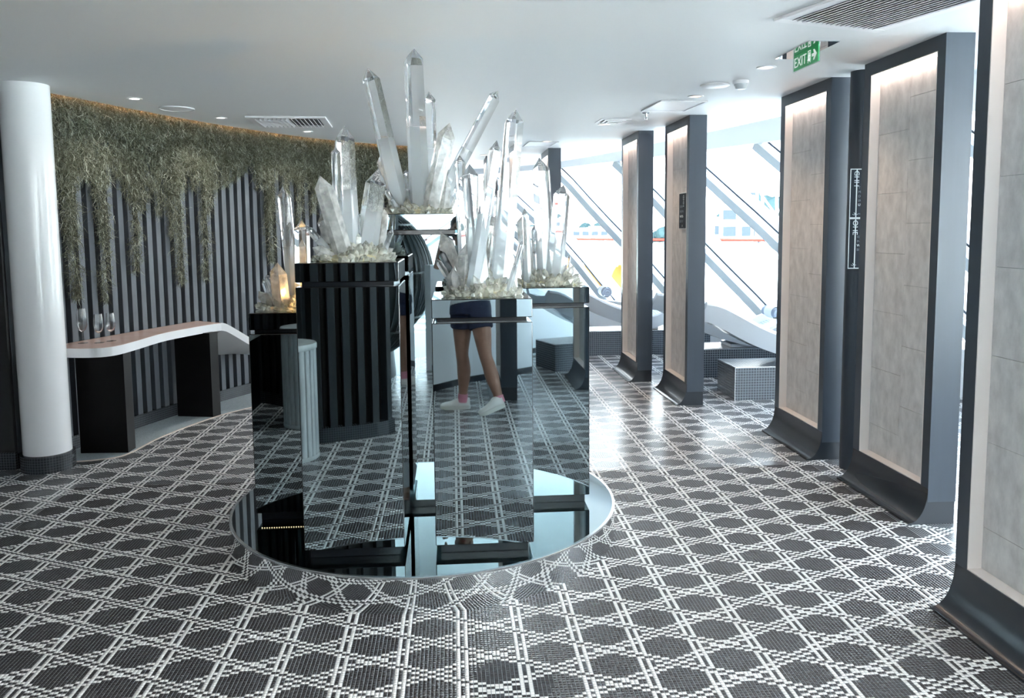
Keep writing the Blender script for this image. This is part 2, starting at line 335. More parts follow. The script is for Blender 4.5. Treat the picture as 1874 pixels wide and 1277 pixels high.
# ------------------------------------------------------------------ floor
NX0, NX1, NY0, NY1 = -2.4, 2.4, -.45, 2.4            # close-up zone: every tile is real geometry
bm = bmesh.new()
def quad(bm, x0, x1, y0, y1, z, mi=0):
    f = bm.faces.new([bm.verts.new(p) for p in ((x0, y0, z), (x1, y0, z), (x1, y1, z), (x0, y1, z))]); f.material_index = mi
quad(bm, -9, 9, -4.6, NY0, 0); quad(bm, -9, 9, -14, -4.6, 0, 2); quad(bm, -9, 9, NY1, 14, 0); quad(bm, -9, NX0, NY0, NY1, 0); quad(bm, NX1, 9, NY0, NY1, 0); quad(bm, NX0, NX1, NY0, NY1, -.0014, 1)
floor = struct('floor', bm, [M_floor, M_grout, M_wtile], label='dark mosaic floor with white cane-weave pattern')
cube_uv(floor)
def tile_mesh(name, cells):
    n = len(cells); c = cells[:, 0]; r = cells[:, 1]; h = .0064
    cx = (c+.5)*TP; cy = -(r+.5)*TP; tx = np.random.uniform(-.016, .016, n); ty = np.random.uniform(-.016, .016, n); dz = np.random.uniform(-.0002, .0002, n)
    V = np.zeros((n, 8, 3), np.float32)
    for i, (sx_, sy_) in enumerate(((-1, -1), (1, -1), (1, 1), (-1, 1))):
        V[:, i, 0] = cx+sx_*(h-.0004); V[:, i, 1] = cy+sy_*(h-.0004); V[:, i, 2] = dz+sx_*h*tx+sy_*h*ty
        V[:, 4+i, 0] = cx+sx_*h; V[:, 4+i, 1] = cy+sy_*h; V[:, 4+i, 2] = -.0016
    Q = np.array([(0, 1, 2, 3), (4, 5, 1, 0), (5, 6, 2, 1), (6, 7, 3, 2), (7, 4, 0, 3)], np.int32)
    F = (np.arange(n, dtype=np.int32)[:, None, None]*8+Q[None]).reshape(-1, 4)
    me = bpy.data.meshes.new(name); me.vertices.add(n*8); me.vertices.foreach_set('co', V.reshape(-1)); me.loops.add(len(F)*4); me.loops.foreach_set('vertex_index', F.reshape(-1))
    me.polygons.add(len(F)); me.polygons.foreach_set('loop_start', np.arange(0, len(F)*4, 4, dtype=np.int32)); me.polygons.foreach_set('loop_total', np.full(len(F), 4, np.int32))
    me.materials.append(M_tw); me.materials.append(M_tb)
    wh = np.array([is_white(int(a), int(b)) for a, b in cells]); me.polygons.foreach_set('material_index', np.repeat(np.where(wh, 0, 1), 5).astype(np.int32)); me.update(); return me
DISC = (-.153, 1.525, 1.015)
cc, rr = np.meshgrid(np.arange(round(NX0/TP), round(NX1/TP)), np.arange(round(-NY1/TP), round(-NY0/TP)))
X = (cc+.5)*TP; Y = -(rr+.5)*TP
keep = (np.hypot(X-DISC[0], Y-DISC[1]) > DISC[2]-.05) & (np.abs(X-.18*(Y+2.72)/2.7-.0) < .76*(Y+2.72)+.25)
cells = np.stack([cc[keep], rr[keep]], 1)
# the 300 nearest tiles in view are separate pieces, the rest one field
d = np.hypot((cells[:, 0]+.5)*TP-.2, -(cells[:, 1]+.5)*TP+.02); idx = np.argsort(d); near, rest = cells[idx[:300]], cells[idx[300:]]
o = obj('mosaic_field', tile_mesh('mosaic_field', rest), None, floor); o['kind'] = 'stuff'
tm = {}
for colr in (0, 1):
    b = bmesh.new(); box(b, -.0064, .0064, -.0064, .0064, -.0016, 0, .0004); me = bpy.data.meshes.new('tile'); b.to_mesh(me); b.free(); me.materials.append([M_tb, M_tw][colr]); tm[colr] = me
for c_, r_ in near:
    o = bpy.data.objects.new('tile', tm[1 if is_white(int(c_), int(r_)) else 0]); C.objects.link(o); o.parent = floor
    o.location = ((c_+.5)*TP, -(r_+.5)*TP, 0); o.rotation_euler = (random.uniform(-.015, .015), random.uniform(-.015, .015), 0)
# ------------------------------------------------------------------ left curved slat wall
WALL = Curve2([(-3.02, 2.86), (-2.80, 3.48), (-2.657, 3.888), (-2.447, 4.441), (-2.26, 4.861), (-2.041, 5.291), (-1.74, 5.80), (-1.36, 6.30), (-.85, 6.75), (-.45, 7.0)])
A = WALL.line(-.03, 70); B = WALL.line(-.2, 70)
wl = struct('wall_left', prism_strip(bmesh.new(), A, B, 0, 2.95), M_back, label='curved black wall clad in charcoal vertical slats')
me = bpy.data.meshes.new('slat'); b = box(bmesh.new(), -.0285, .0285, -.032, .032, .10, 2.60, .002); b.to_mesh(me); b.free(); me.materials.append(M_slat)
a = .05
while a < WALL.L:
    p, t, n = WALL.at(a, 0); o = bpy.data.objects.new('slat', me); C.objects.link(o); o.parent = wl
    o.location = (p[0], p[1], 0); o.rotation_euler = (0, 0, math.atan2(t[1], t[0])); a += .105
A = WALL.line(.045, 110); B = WALL.line(-.03, 110)
strip_uv(struct('baseboard_left', prism_strip(bmesh.new(), A, B, 0, .105), M_btile, label='dark mosaic skirting under the slat wall'), A)
# pale mosaic strip of floor below the counter
BR = Curve2([(-2.72, 2.98), (-2.52, 3.02), (-2.38, 3.13), (-2.30, 3.62), (-2.09, 4.23), (-1.86, 4.60), (-1.5, 5.05), (-1.0, 5.5), (-.4, 5.9)])
A = BR.line(0, 80); B = WALL.line(.03, 80, .25)
ps = cube_uv(struct('floor_strip', prism_strip(bmesh.new(), A, B, -.002, .003), M_wtile, label='pale grey mosaic strip along the slat wall'))
obj('edge_trim', prism_strip(bmesh.new(), BR.line(.012, 80), BR.line(0, 80), -.002, .005), mat('trim_cream', srgb(222, 206, 194), .35), ps)
# plain black wall left of the column, with mosaic skirting
struct('wall_side', bx(-6, -2.99, 2.84, 3.0, 0, 2.95), M_blackwall, label='plain black wall left of the white column')
cube_uv(struct('baseboard_side', bx(-6, -2.98, 2.825, 2.85, 0, .12), M_btile))
# far dark return behind the slat wall and outer walls of the room out of view
struct('wall_far', bx(-.62, -.45, 6.98, 12.9, 0, 3.1), M_blackwall)
struct('wall_west', bx(-6.1, -6, -9.3, 3, 0, 3.1), M_white)
# ------------------------------------------------------------------ facade: kerb, header, panes, diagonal beams
FAC = Curve2([(-.5, 12.9), (.6, 12.55), (1.4, 11.7), (2.0, 10.9), (2.4, 10.1), (2.99, 9.0), (3.5, 7.8), (3.96, 6.8), (4.6, 5.1), (5.1, 3.2), (5.35, 1.2), (5.4, -1), (5.2, -3.2), (4.6, -5.6), (3.6, -7.6), (2.2, -9.0), (0, -9.9), (-3, -10.2), (-6, -9.4)])
n = 150
OUT = -1  # outside of the facade is on the side of -normal
A = FAC.line(.14, n); B = FAC.line(-.14, n)
struct('trim_1', prism_strip(bmesh.new(), A, B, 0, .45), M_white, label='white sill wall under the glass facade')
struct('trim_2', prism_strip(bmesh.new(), FAC.line(.1, n), FAC.line(-.1, n), 2.62, 2.95), M_white, label='white header beam above the glass facade')
def facade_pt(s, z, off=0):
    p, t, nn = FAC.at(s, off); return Vector((p[0], p[1], z))
# glass panes, one window per 1.6 m bay
nb = int(FAC.L/1.6); k = 0
for i in range(nb):
    s0, s1 = FAC.L*i/nb+.01, FAC.L*(i+1)/nb-.01
    q = FAC.line(-.05, 4, s0, s1); r_ = FAC.line(-.06, 4, s0, s1)
    o = struct('window_%d' % (i+1), prism_strip(bmesh.new(), q, r_, .45, 2.62), M_pane)
# diagonal white beams, each falling towards the right (towards the camera side)
def s_near(x, y): return float(FAC.s[int(np.argmin((FAC.K[:, 0]-x)**2+(FAC.K[:, 1]-y)**2))])
def beam(x, y, z, slope=.68, wz=.17, run=None):
    """beam whose top edge passes the facade point (x, y) at height z"""
    s = s_near(x, y); b = bmesh.new(); P = []; sa = s+(z-2.75)/slope; sb = s+(z-.40)/slope
    for t in np.linspace(max(sa, 0), min(sb, FAC.L), 8):
        zt = z-(t-s)*slope; P.append((t, zt))
    vs_ = []
    for t, zt in P:
        vs_.append([b.verts.new(facade_pt(t, zt+dz, of)) for dz, of in ((0, -.24), (-wz*.55, -.10), (-wz, -.14), (-wz, -.32), (-wz*.3, -.36))])
    for u, v in zip(vs_, vs_[1:]):
        for i in range(5): b.faces.new((u[i], u[(i+1) % 5], v[(i+1) % 5], v[i]))
    b.faces.new(vs_[0]); b.faces.new(vs_[-1][::-1]); bmesh.ops.recalc_face_normals(b, faces=b.faces)
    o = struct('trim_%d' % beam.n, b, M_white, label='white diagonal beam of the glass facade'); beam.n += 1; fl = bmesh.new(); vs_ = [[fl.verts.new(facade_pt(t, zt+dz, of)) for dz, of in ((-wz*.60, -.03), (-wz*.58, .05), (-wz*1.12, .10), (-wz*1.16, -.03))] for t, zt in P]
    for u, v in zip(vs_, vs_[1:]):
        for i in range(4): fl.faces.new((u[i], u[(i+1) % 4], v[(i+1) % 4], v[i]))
    fl.faces.new(vs_[0]); fl.faces.new(vs_[-1][::-1]); bmesh.ops.recalc_face_normals(fl, faces=fl.faces); obj('underside_shade', fl, M_beam, o)  # grey strip added along the beam, standing in for its shaded underside
    g = bmesh.new(); tube(g, [facade_pt(t, zt+.012, .03) for t, zt in P], .012, 6); obj('seal', g, M_graph, o)
beam.n = 3
for x, y, z in ((2.617, 9.641, 1.56), (1.962, 11.027, 1.39), (3.443, 7.895, 2.36), (3.45, 7.877, 1.345), (3.8, 7.138, 2.76), (1.2, 11.95, 1.4), (.75, 12.45, 2.1), (4.6, 5.1, 1.9), (5.1, 3.2, 1.6), (5.35, 1.2, 1.6), (5.4, -1, 1.5), (5.2, -3.2, 1.5), (4.5, -5.8, 1.5), (3.4, -7.8, 1.5), (1.6, -9.3, 1.5), (-.2, -9.95, 1.6), (-1.6, -10.1, 1.6), (-3, -10.2, 1.6), (-4.4, -9.9, 1.6)):
    beam(x, y, z)
# ------------------------------------------------------------------ ceiling
left_edge = WALL.line(.115, 60)
bulk = Curve2([(-.45, 10.6), (.6, 10.3), (1.4, 9.4), (2.0, 7.94), (2.37, 6.55), (2.72, 5.2), (3.1, 3.4), (3.35, 1.2), (3.4, -1.2), (3.1, -3.8), (2.2, -6.3), (0, -8), (-3, -8.5), (-6, -8.3)]).line(0, 90)
poly = [tuple(p) for p in left_edge]+[(-.45, 7.05)]+[tuple(p) for p in bulk]+[(-6, 2.84), (-3.0, 2.84)]
struct('ceiling', prism(bmesh.new(), poly, CEIL, CEIL+.06), M_ceil, label='smooth white ceiling')
outer = [tuple(p) for p in FAC.line(-.2, 90)]
struct('ceiling_upper', prism(bmesh.new(), outer+[(-6.2, 3.0), (-3.3, 3.1)]+[tuple(p) for p in WALL.line(-.2, 30)]+[(-.55, 7.1)], 2.95, 3.1), M_ceil)
bb = np.array(bulk); struct('trim_60', prism_strip(bmesh.new(), [tuple(p) for p in bb], [tuple(p) for p in bb+np.array([.02, .02])], CEIL, 2.96), M_ceil, label='riser at the edge of the dropped ceiling')
# amber light line in the slot above the moss
t = thing('cove_light', 'amber light line hidden above the hanging moss at the ceiling edge', 'light')
obj('light_strip', prism_strip(bmesh.new(), WALL.line(.06, 60, .1), WALL.line(.03, 60, .1), 2.66, 2.672), M_cove, t)
# ------------------------------------------------------------------ white column
t = thing('column', 'round glossy white column at the left end of the slat wall', 'column', (-2.785, 2.862, 0))
obj('shaft', lathe(bmesh.new(), [(0, .1), (.149, .1), (.149, CEIL+.05), (0, CEIL+.05)], 64), M_gloss, t, 40)
o = obj('base_ring', lathe(bmesh.new(), [(0, 0), (.168, 0), (.168, .112), (.15, .116), (0, .116)], 64), M_btile, t, 40)
me = o.data; uv = me.uv_layers.new(name='UVMap')
for f in me.polygons:
    an = [math.atan2(me.vertices[v].co.y, me.vertices[v].co.x) for v in f.vertices]; 
    if max(an)-min(an) > pi: an = [x+2*pi if x < 0 else x for x in an]
    for li, x in zip(f.loop_indices, an): uv.data[li].uv = (x*.168, me.vertices[me.loops[li].vertex_index].co.z)
# ------------------------------------------------------------------ counter under the moss
t = thing('wall_counter', 'curved white counter with blush top on two black legs below the moss', 'counter')
front = catmull([(-2.73, 3.05), (-2.58, 3.02), (-2.46, 3.035), (-2.39, 3.13), (-2.355, 3.36), (-2.31, 3.80), (-2.2, 4.13), (-2.10, 4.36), (-2.04, 4.45)], 10)
backl = [WALL.at(a_, .045)[0] for a_ in np.linspace(.22, 1.93, 24)]
top = [tuple(p) for p in front]+[tuple(p) for p in backl[::-1]]
obj('counter_top', prism(bmesh.new(), top, .797, .80), M_ctop, t)
# fascia and slab; past the second leg the edge falls along the wall as a twisting ribbon
obj('slab', prism(bmesh.new(), top, .732, .797), M_gloss, t)
b = bmesh.new(); ring = []
for u in np.linspace(0, 1, 26):
    e = np.array([-2.04+.40*u, 4.45+.32*u]); v = u-.06; z1 = .8-.36*(math.sqrt(v*v+.003)+v)/2*1.0+.36*(math.sqrt(.06**2+.003)-.06)/2
    wl_ = WALL.at(1.90+.62*u, .05)[0]; zw = .60-.15*min(1, u/.45)-.06*max(0, u-.45)
    ring.append([b.verts.new((e[0], e[1], z1)), b.verts.new((e[0], e[1], z1-.07)), b.verts.new((wl_[0], wl_[1], zw)), b.verts.new((wl_[0], wl_[1], zw+.03))])
for r0, r1 in zip(ring, ring[1:]):
    for i in range(4): b.faces.new((r0[i], r0[(i+1) % 4], r1[(i+1) % 4], r1[i]))
b.faces.new(ring[0]); b.faces.new(ring[-1][::-1]); bmesh.ops.recalc_face_normals(b, faces=b.faces)
obj('ribbon_end', b, M_gloss, t, 30)
for (p0, p1, p2) in (((-2.721, 3.193), (-2.378, 3.175), .42), ((-2.406, 4.318), (-2.087, 4.251), .30)):
    p0, p1 = np.array(p0), np.array(p1); d_ = (p1-p0)/np.hypot(*(p1-p0)); nn = np.array([-d_[1], d_[0]])
    if p2 < .4: q = [p0, p1, p1+nn*.1+d_*.02, p0+nn*.1+d_*.03]
    else: q = [p0, p1, p1+nn*.12, p0+nn*.12]
    obj('leg', prism(bmesh.new(), [tuple(x) for x in q], .0, .735), M_bleg, t)
def flute(name_label, x, y, h, fac=1):
    t = thing('champagne_flute', name_label, 'glass', (x, y, .8005), 0, 'empty flutes on the counter')
    s = h; r = .034*fac
    out = [(0, .0), (.034, 0), (.034, .0015), (.006, .006), (.0038, .012), (.0036, .30*s), (.008, .33*s), (.022*fac, .39*s), (r*.96, .52*s), (r, .64*s), (r*.93, .82*s), (r*.80, s)]
    inn = [(r*.77, s), (r*.90, .82*s), (r*.967, .64*s), (r*.92, .525*s), (.020*fac, .40*s), (.006, .35*s), (0, .345*s)]
    obj('bowl', lathe(bmesh.new(), out[6:]+inn, 32), M_glassn, t, 60); obj('stem', lathe(bmesh.new(), [(0, 0)]+out[1:7]+[(0, .335*s)], 32), M_flute, t, 60)
flute('tallest empty champagne flute, nearest the white column', -2.698, 3.279, .255, 1.05)
flute('middle of the three flutes, shorter and nearer the counter edge', -2.585, 3.285, .212)
flute('empty flute standing farthest from the white column', -2.534, 3.371, .209)
# ------------------------------------------------------------------ hanging moss
TRESS = [(0.37,1.71,0.071),(0.51,1.89,0.063),(0.56,1.12,0.068),(0.54,1.55,0.073),(0.74,1.99,0.056),(0.86,1.07,0.056),(0.86,1.54,0.066),(1.11,1.94,0.044),(1.21,1.29,0.054),(1.28,1.80,0.079),(1.49,1.75,0.050),(1.64,1.58,0.061),(1.72,1.15,0.062),(1.75,1.91,0.072),(1.94,1.98,0.047),(2.05,1.16,0.053),(2.12,1.77,0.070),(2.36,2.05,0.066),(2.47,2.08,0.050),(2.62,2.25,0.050),(2.79,2.02,0.045),(2.94,1.30,0.075),(2.94,1.73,0.081),(3.19,1.95,0.059),(3.37,1.61,0.060),(3.58,1.80,0.061),(3.32,2.12,0.071),(3.82,1.91,0.068),(4.05,1.73,0.069),(4.28,1.79,0.070),(4.50,1.61,0.058),(4.68,1.98,0.052),(0.48,2.09,0.063),(1.51,2.13,0.071),(2.36,2.28,0.066)]
BAND = [(0, 2.09), (0.37, 2.09), (0.59, 2.06), (0.89, 2.0), (1.26, 2.06), (1.72, 2.14), (2.2, 2.07), (2.5, 2.24), (2.74, 2.26), (3.11, 2.17), (3.42, 2.13), (3.9, 2.03), (4.34, 1.85), (4.7, 2.11), (5, 2.1)]
rng = np.random.default_rng(3)
def moss_mesh(name, roots, L, wd):
    """curly ribbons; roots (n,3), L (n) lengths"""
    n = len(roots); S = 5; V = np.zeros((n, S+1, 2, 3), np.float32)
    th = rng.uniform(0, 2*pi, n); d = np.stack([np.cos(th)*.75, np.sin(th)*.75, -rng.uniform(.0, 1.15, n)], 1); p = roots.copy(); side = np.stack([-np.sin(th), np.cos(th), rng.uniform(-.6, .6, n)], 1)
    side /= np.linalg.norm(side, axis=1)[:, None]
    for s in range(S+1):
        wv = wd*(1-.7*s/S); V[:, s, 0] = p-side*wv; V[:, s, 1] = p+side*wv
        d = d+rng.normal(0, .62, (n, 3)); d[:, 2] -= .16; d /= np.linalg.norm(d, axis=1)[:, None]; p = p+d*(L/S)[:, None]
    b = np.arange(n, dtype=np.int32)[:, None]*(2*(S+1)); F = np.concatenate([np.stack([b+2*s, b+2*s+1, b+2*s+3, b+2*s+2], 2) for s in range(S)], 1).reshape(-1, 4)
    me = bpy.data.meshes.new(name); me.vertices.add(V.size//3); me.vertices.foreach_set('co', V.reshape(-1)); me.loops.add(F.size); me.loops.foreach_set('vertex_index', F.reshape(-1))
    me.polygons.add(len(F)); me.polygons.foreach_set('loop_start', np.arange(0, F.size, 4, dtype=np.int32)); me.polygons.foreach_set('loop_total', np.full(len(F), 4, np.int32))
    me.materials.append(M_moss); me.materials.append(M_mossd); me.materials.append(M_mossl); mi = np.repeat(np.digitize(rng.random(n), (.5, .82)).astype(np.int32), S); me.polygons.foreach_set('material_index', mi); me.update(); return me
def wall_pts(a, off, z):
    ax = np.interp(a, WALL.s, WALL.K[:, 0]); ay = np.interp(a, WALL.s, WALL.K[:, 1]); nx = np.interp(a, WALL.s, WALL.N[:, 0]); ny = np.interp(a, WALL.s, WALL.N[:, 1])
    return np.stack([ax+nx*off, ay+ny*off, z], 1)
t = thing('hanging_moss', 'curtain of dried grey-green moss hanging from the ceiling edge over the slats', 'moss', (-2.2, 4.9, 2.55))
bx_, bz_ = [x for x, _ in BAND], [z for _, z in BAND]
def tress_pts(ts, zb_, hw, z0, n):
    Ln = z0-zb_; u = rng.random(n)**.92; tp = np.where(u > .8, (1-u)/.2, 1)*.7+.3; z = z0-Ln*u; ph = rng.uniform(0, 6)
    a = ts+.014*np.sin(z*13+ph)+.009*np.sin(z*31+ph*2)+np.clip(rng.normal(0, .5, n), -1.1, 1.1)*hw*tp*.9; off = .045+.075*tp*rng.random(n)*(.6+.4*np.sin(z*40+ph)**2)
    return wall_pts(np.clip(a, .1, WALL.L), off, z)
n = 9000; a = rng.uniform(.12, WALL.L-.02, n); roots = [wall_pts(a, .04+rng.random(n)*.08, 2.62-.30*rng.random(n)**1.3)]
for ts in np.arange(.14, WALL.L, .042):                            # short overlapping tresses make up the fringe
    zb_ = float(np.interp(ts, bx_, bz_))+rng.normal(-.02, .09); roots.append(tress_pts(ts+rng.normal(0, .015), zb_, rng.uniform(.03, .055), 2.60, int(330*(2.6-zb_)/.5)))
roots = np.concatenate(roots); n = len(roots)
o = obj('moss_fringe', moss_mesh('moss_fringe', roots, rng.uniform(.04, .13, n), rng.uniform(.0012, .0034, n)[:, None]), None, None); put(o, t); o['kind'] = 'stuff'
for (ts, zb_, hw) in TRESS:
    z0 = float(np.interp(ts, bx_, bz_))+.2; n = int(620*(z0-zb_)/.6*hw/.06)+60
    put(obj('moss_tress', moss_mesh('moss_tress', tress_pts(ts, zb_, hw, z0, n), rng.uniform(.04, .12, n), rng.uniform(.0012, .0032, n)[:, None]), None, None), t)
# ------------------------------------------------------------------ round mirrored platform and the five mirrored pedestals
ZT = .16
t = thing('round_platform', 'low round mirrored platform under the five crystal pedestals', 'platform', (DISC[0], DISC[1], 0))
obj('drum_side', lathe(bmesh.new(), [(1.006, 0), (1.012, .0), (1.012, .152), (1.006, .152)], 160), M_chrome, t, 30)
obj('rim', lathe(bmesh.new(), [(1.000, .150), (1.0135, .150), (1.0145, .153), (1.0145, .159), (1.012, .1605), (1.000, .1605)], 160), M_metal, t, 30)
obj('mirror_top', lathe(bmesh.new(), [(0, .150), (1.008, .150), (1.008, .1601), (0, .1601)], 160), M_mirtop, t, 30)
def mirror_box(x0, x1, y0, y1, z0, z1):
    b = bmesh.new(); bmesh.ops.create_cube(b, size=1); bmesh.ops.transform(b, matrix=Matrix.Translation(((x0+x1)/2, (y0+y1)/2, (z0+z1)/2)) @ Matrix.Diagonal((x1-x0, y1-y0, z1-z0, 1)), verts=b.verts)
    r = bmesh.ops.bevel(b, geom=b.edges[:], offset=.0035, segments=1, affect='EDGES')
    for f in b.faces: f.material_index = 0 if max(abs(c) for c in f.normal) > .99 else 1
    return b
def pedestal(x0, y0, zt, label, wdt=.44):
    cx, cy = x0+wdt/2, y0+wdt/2; h = wdt/2
    t = thing('mirrored_pedestal', label, 'pedestal', (cx, cy, ZT), 0, 'mirrored crystal pedestals'); z = zt-ZT
    obj('plinth', bx(-h+.022, h-.022, -h+.022, h-.022, .0005, .045, .002), M_dark, t)
    obj('body', mirror_box(-h, h, -h, h, .042, z-.103), [M_mirror, M_edge], t)
    obj('neck', bx(-h+.024, h-.024, -h+.024, h-.024, z-.104, z-.082), M_dark, t)
    obj('cap', mirror_box(-h, h, -h, h, z-.083, z), [M_mirror, M_edge], t); return t
pedestal(-.086, .735, 1.303, 'mirrored pedestal in front, reflecting the legs of a person in white shoes')
pedestal(-.662, .735, 1.468, 'mirrored pedestal in front left, reflecting shaded slats and a fluted drum')
pc = pedestal(-.99, 1.23, 1.207, 'lowest mirrored pedestal, at the left of the platform with an amber glow on top')
pedestal(-.392, 1.345, 1.685, 'tallest mirrored pedestal, at the middle back of the platform')
pedestal(.27, 1.345, 1.302, 'mirrored pedestal at the right back of the platform')
# LED dots under the left pedestal
b = bmesh.new()
for i in range(34): box(b, -.20+i*.012, -.1945+i*.012, -.1985, -.191, .0385, .0415)
M_dot = mat('led_dot', (1, .8, .5, 1), .5, emit=(1, .74, .42, 1), es=.25); obj('led_strip', b, M_dot, pc)
# ------------------------------------------------------------------ crystals
CRY = {
 'E':[
  ('c',(-0.256,1.565,1.710),(-0.411,1.565,2.447),0.0444),
  ('c',(-0.154,1.520,1.708),(-0.175,1.496,2.530),0.0455),
  ('c',(-0.111,1.625,1.722),(-0.106,1.657,2.341),0.0353),
  ('m',(-0.101,1.490,1.707),(0.003,1.450,2.150),0.0420),
  ('c',(-0.078,1.610,1.709),(0.268,1.634,2.338),0.0304),
  ('m',(-0.268,1.655,1.706),(-0.363,1.703,2.034),0.0420),
  ('c',(-0.206,1.535,1.709),(-0.226,1.519,1.918),0.0157),
  ('m',(-0.207,1.565,1.704),(-0.188,1.565,1.927),0.0238),
  ('m',(-0.039,1.520,1.696),(-0.013,1.496,1.882),0.0313),
  ('c',(-0.035,1.625,1.709),(0.044,1.657,1.851),0.0145),
  ('c',(-0.266,1.490,1.702),(-0.335,1.450,1.822),0.0140),
  ('m',(-0.216,1.610,1.699),(-0.308,1.634,1.805),0.0256),
  ('m',(-0.026,1.655,1.698),(0.028,1.703,1.788),0.0210),
  ('m',(-0.149,1.535,1.697),(-0.156,1.519,1.847),0.0252),
 ],
 'B':[
  ('c',(-0.454,0.955,1.485),(-0.464,0.955,2.071),0.0421),
  ('c',(-0.497,0.910,1.492),(-0.496,0.886,1.968),0.0201),
  ('c',(-0.394,1.015,1.487),(-0.327,1.047,1.894),0.0469),
  ('m',(-0.471,0.880,1.488),(-0.563,0.840,1.844),0.0359),
  ('m',(-0.507,1.000,1.479),(-0.588,1.024,1.695),0.0330),
  ('m',(-0.332,1.045,1.475),(-0.310,1.093,1.704),0.0251),
  ('c',(-0.306,0.925,1.489),(-0.256,0.909,1.614),0.0135),
  ('c',(-0.420,0.955,1.490),(-0.414,0.955,1.687),0.0122),
  ('c',(-0.537,0.910,1.507),(-0.635,0.886,1.627),0.0161),
  ('c',(-0.588,1.015,1.485),(-0.569,1.047,1.728),0.0124),
  ('m',(-0.519,0.880,1.479),(-0.601,0.840,1.534),0.0240),
  ('m',(-0.338,1.000,1.472),(-0.261,1.024,1.518),0.0193),
  ('m',(-0.456,1.045,1.468),(-0.473,1.093,1.537),0.0306),
  ('m',(-0.395,0.925,1.471),(-0.381,0.909,1.549),0.0269),
 ],
 'C':[
  ('c',(-0.806,1.450,1.207),(-0.847,1.450,1.830),0.0308),
  ('c',(-0.753,1.405,1.207),(-0.745,1.381,1.658),0.0351),
  ('m',(-0.770,1.510,1.207),(-0.775,1.542,1.563),0.0297),
  ('m',(-0.857,1.375,1.207),(-0.864,1.335,1.450),0.0424),
  ('c',(-0.927,1.495,1.207),(-0.979,1.519,1.358),0.0140),
  ('c',(-0.902,1.540,1.207),(-0.977,1.588,1.377),0.0142),
  ('m',(-0.910,1.420,1.207),(-0.974,1.404,1.304),0.0245),
  ('c',(-0.817,1.450,1.207),(-0.843,1.450,1.422),0.0154),
  ('m',(-0.866,1.405,1.207),(-0.859,1.381,1.315),0.0122),
  ('m',(-0.835,1.510,1.207),(-0.833,1.542,1.354),0.0375),
 ],
 'A':[
  ('c',(0.223,0.955,1.310),(0.304,0.955,2.147),0.0408),
  ('c',(0.135,0.910,1.315),(0.089,0.886,1.895),0.0376),
  ('c',(0.070,1.015,1.323),(0.052,1.047,1.948),0.0235),
  ('c',(0.100,0.880,1.333),(0.212,0.840,1.995),0.0266),
  ('m',(0.164,1.000,1.308),(0.208,1.024,1.668),0.0275),
  ('m',(0.052,1.045,1.303),(-0.041,1.093,1.594),0.0390),
  ('m',(0.056,0.925,1.310),(0.074,0.909,1.547),0.0337),
  ('c',(0.031,0.955,1.313),(-0.064,0.955,1.473),0.0136),
  ('k',(0.041,0.910,1.332),(-0.044,0.886,1.512),0.0121),
  ('c',(0.298,1.015,1.304),(0.287,1.047,1.499),0.0152),
  ('c',(0.258,0.880,1.321),(0.322,0.840,1.553),0.0120),
  ('c',(0.185,1.000,1.312),(0.212,1.024,1.774),0.0138),
  ('m',(0.249,1.045,1.303),(0.248,1.093,1.393),0.0334),
  ('m',(0.271,0.925,1.303),(0.281,0.909,1.391),0.0243),
  ('m',(0.107,0.955,1.303),(0.108,0.955,1.403),0.0217),
  ('m',(0.026,0.910,1.307),(0.008,0.886,1.433),0.0268),
 ],
 'D':[
  ('c',(0.516,1.565,1.304),(0.481,1.565,1.982),0.0428),
  ('c',(0.549,1.520,1.307),(0.597,1.496,1.833),0.0392),
  ('m',(0.423,1.625,1.302),(0.393,1.657,1.677),0.0321),
  ('c',(0.405,1.490,1.317),(0.390,1.450,1.711),0.0187),
  ('c',(0.479,1.610,1.302),(0.466,1.634,1.647),0.0288),
  ('m',(0.548,1.655,1.302),(0.582,1.703,1.562),0.0162),
  ('c',(0.610,1.535,1.305),(0.629,1.519,1.464),0.0126),
  ('m',(0.602,1.565,1.303),(0.662,1.565,1.409),0.0253),
  ('m',(0.596,1.520,1.302),(0.675,1.496,1.350),0.0219),
  ('m',(0.574,1.625,1.302),(0.600,1.657,1.442),0.0321),
 ],
}
def crystal_bm(b, base, tip, r, sides=6, rot=0, rough=0):
    base, tip = Vector(base), Vector(tip); ax = (tip-base); L = ax.length; ax.normalize()
    n = ax.cross(Vector((.3, 1, .2))).normalized(); q = ax.cross(n); lay = b.verts.layers.float.get('along') or b.verts.layers.float.new('along')
    sh = max(L-random.uniform(1.0, 1.5)*r, L*.55); prof = [(0, 1.04), (sh, .93)]; ring = []
    wgt = [random.uniform(.9, 1.1) for _ in range(sides)]; jag = [random.uniform(-.3, .3)*r for _ in range(sides)]
    for i, (z, f) in enumerate(prof):
        rr = []
        for k in range(sides):
            an = rot+2*pi*k/sides; p = base+ax*(z+(jag[k] if i == 1 else 0))+(n*cos(an)+q*sin(an))*(r*f*wgt[k]*(1+rough*random.uniform(-.12, .12)))
            v = b.verts.new(p); v[lay] = z/L; rr.append(v)
        ring.append(rr)
    tv = b.verts.new(tip+n*r*random.uniform(-.12, .12)); tv[lay] = 1
    for a_, c_ in zip(ring, ring[1:]):
        for k in range(sides): b.faces.new((a_[k], a_[(k+1) % sides], c_[(k+1) % sides], c_[k]))
    for k in range(sides): b.faces.new((ring[-1][k], ring[-1][(k+1) % sides], tv))
    b.faces.new(ring[0][::-1])
CM = {'c': M_clear, 'm': M_milky, 'k': M_smoky}
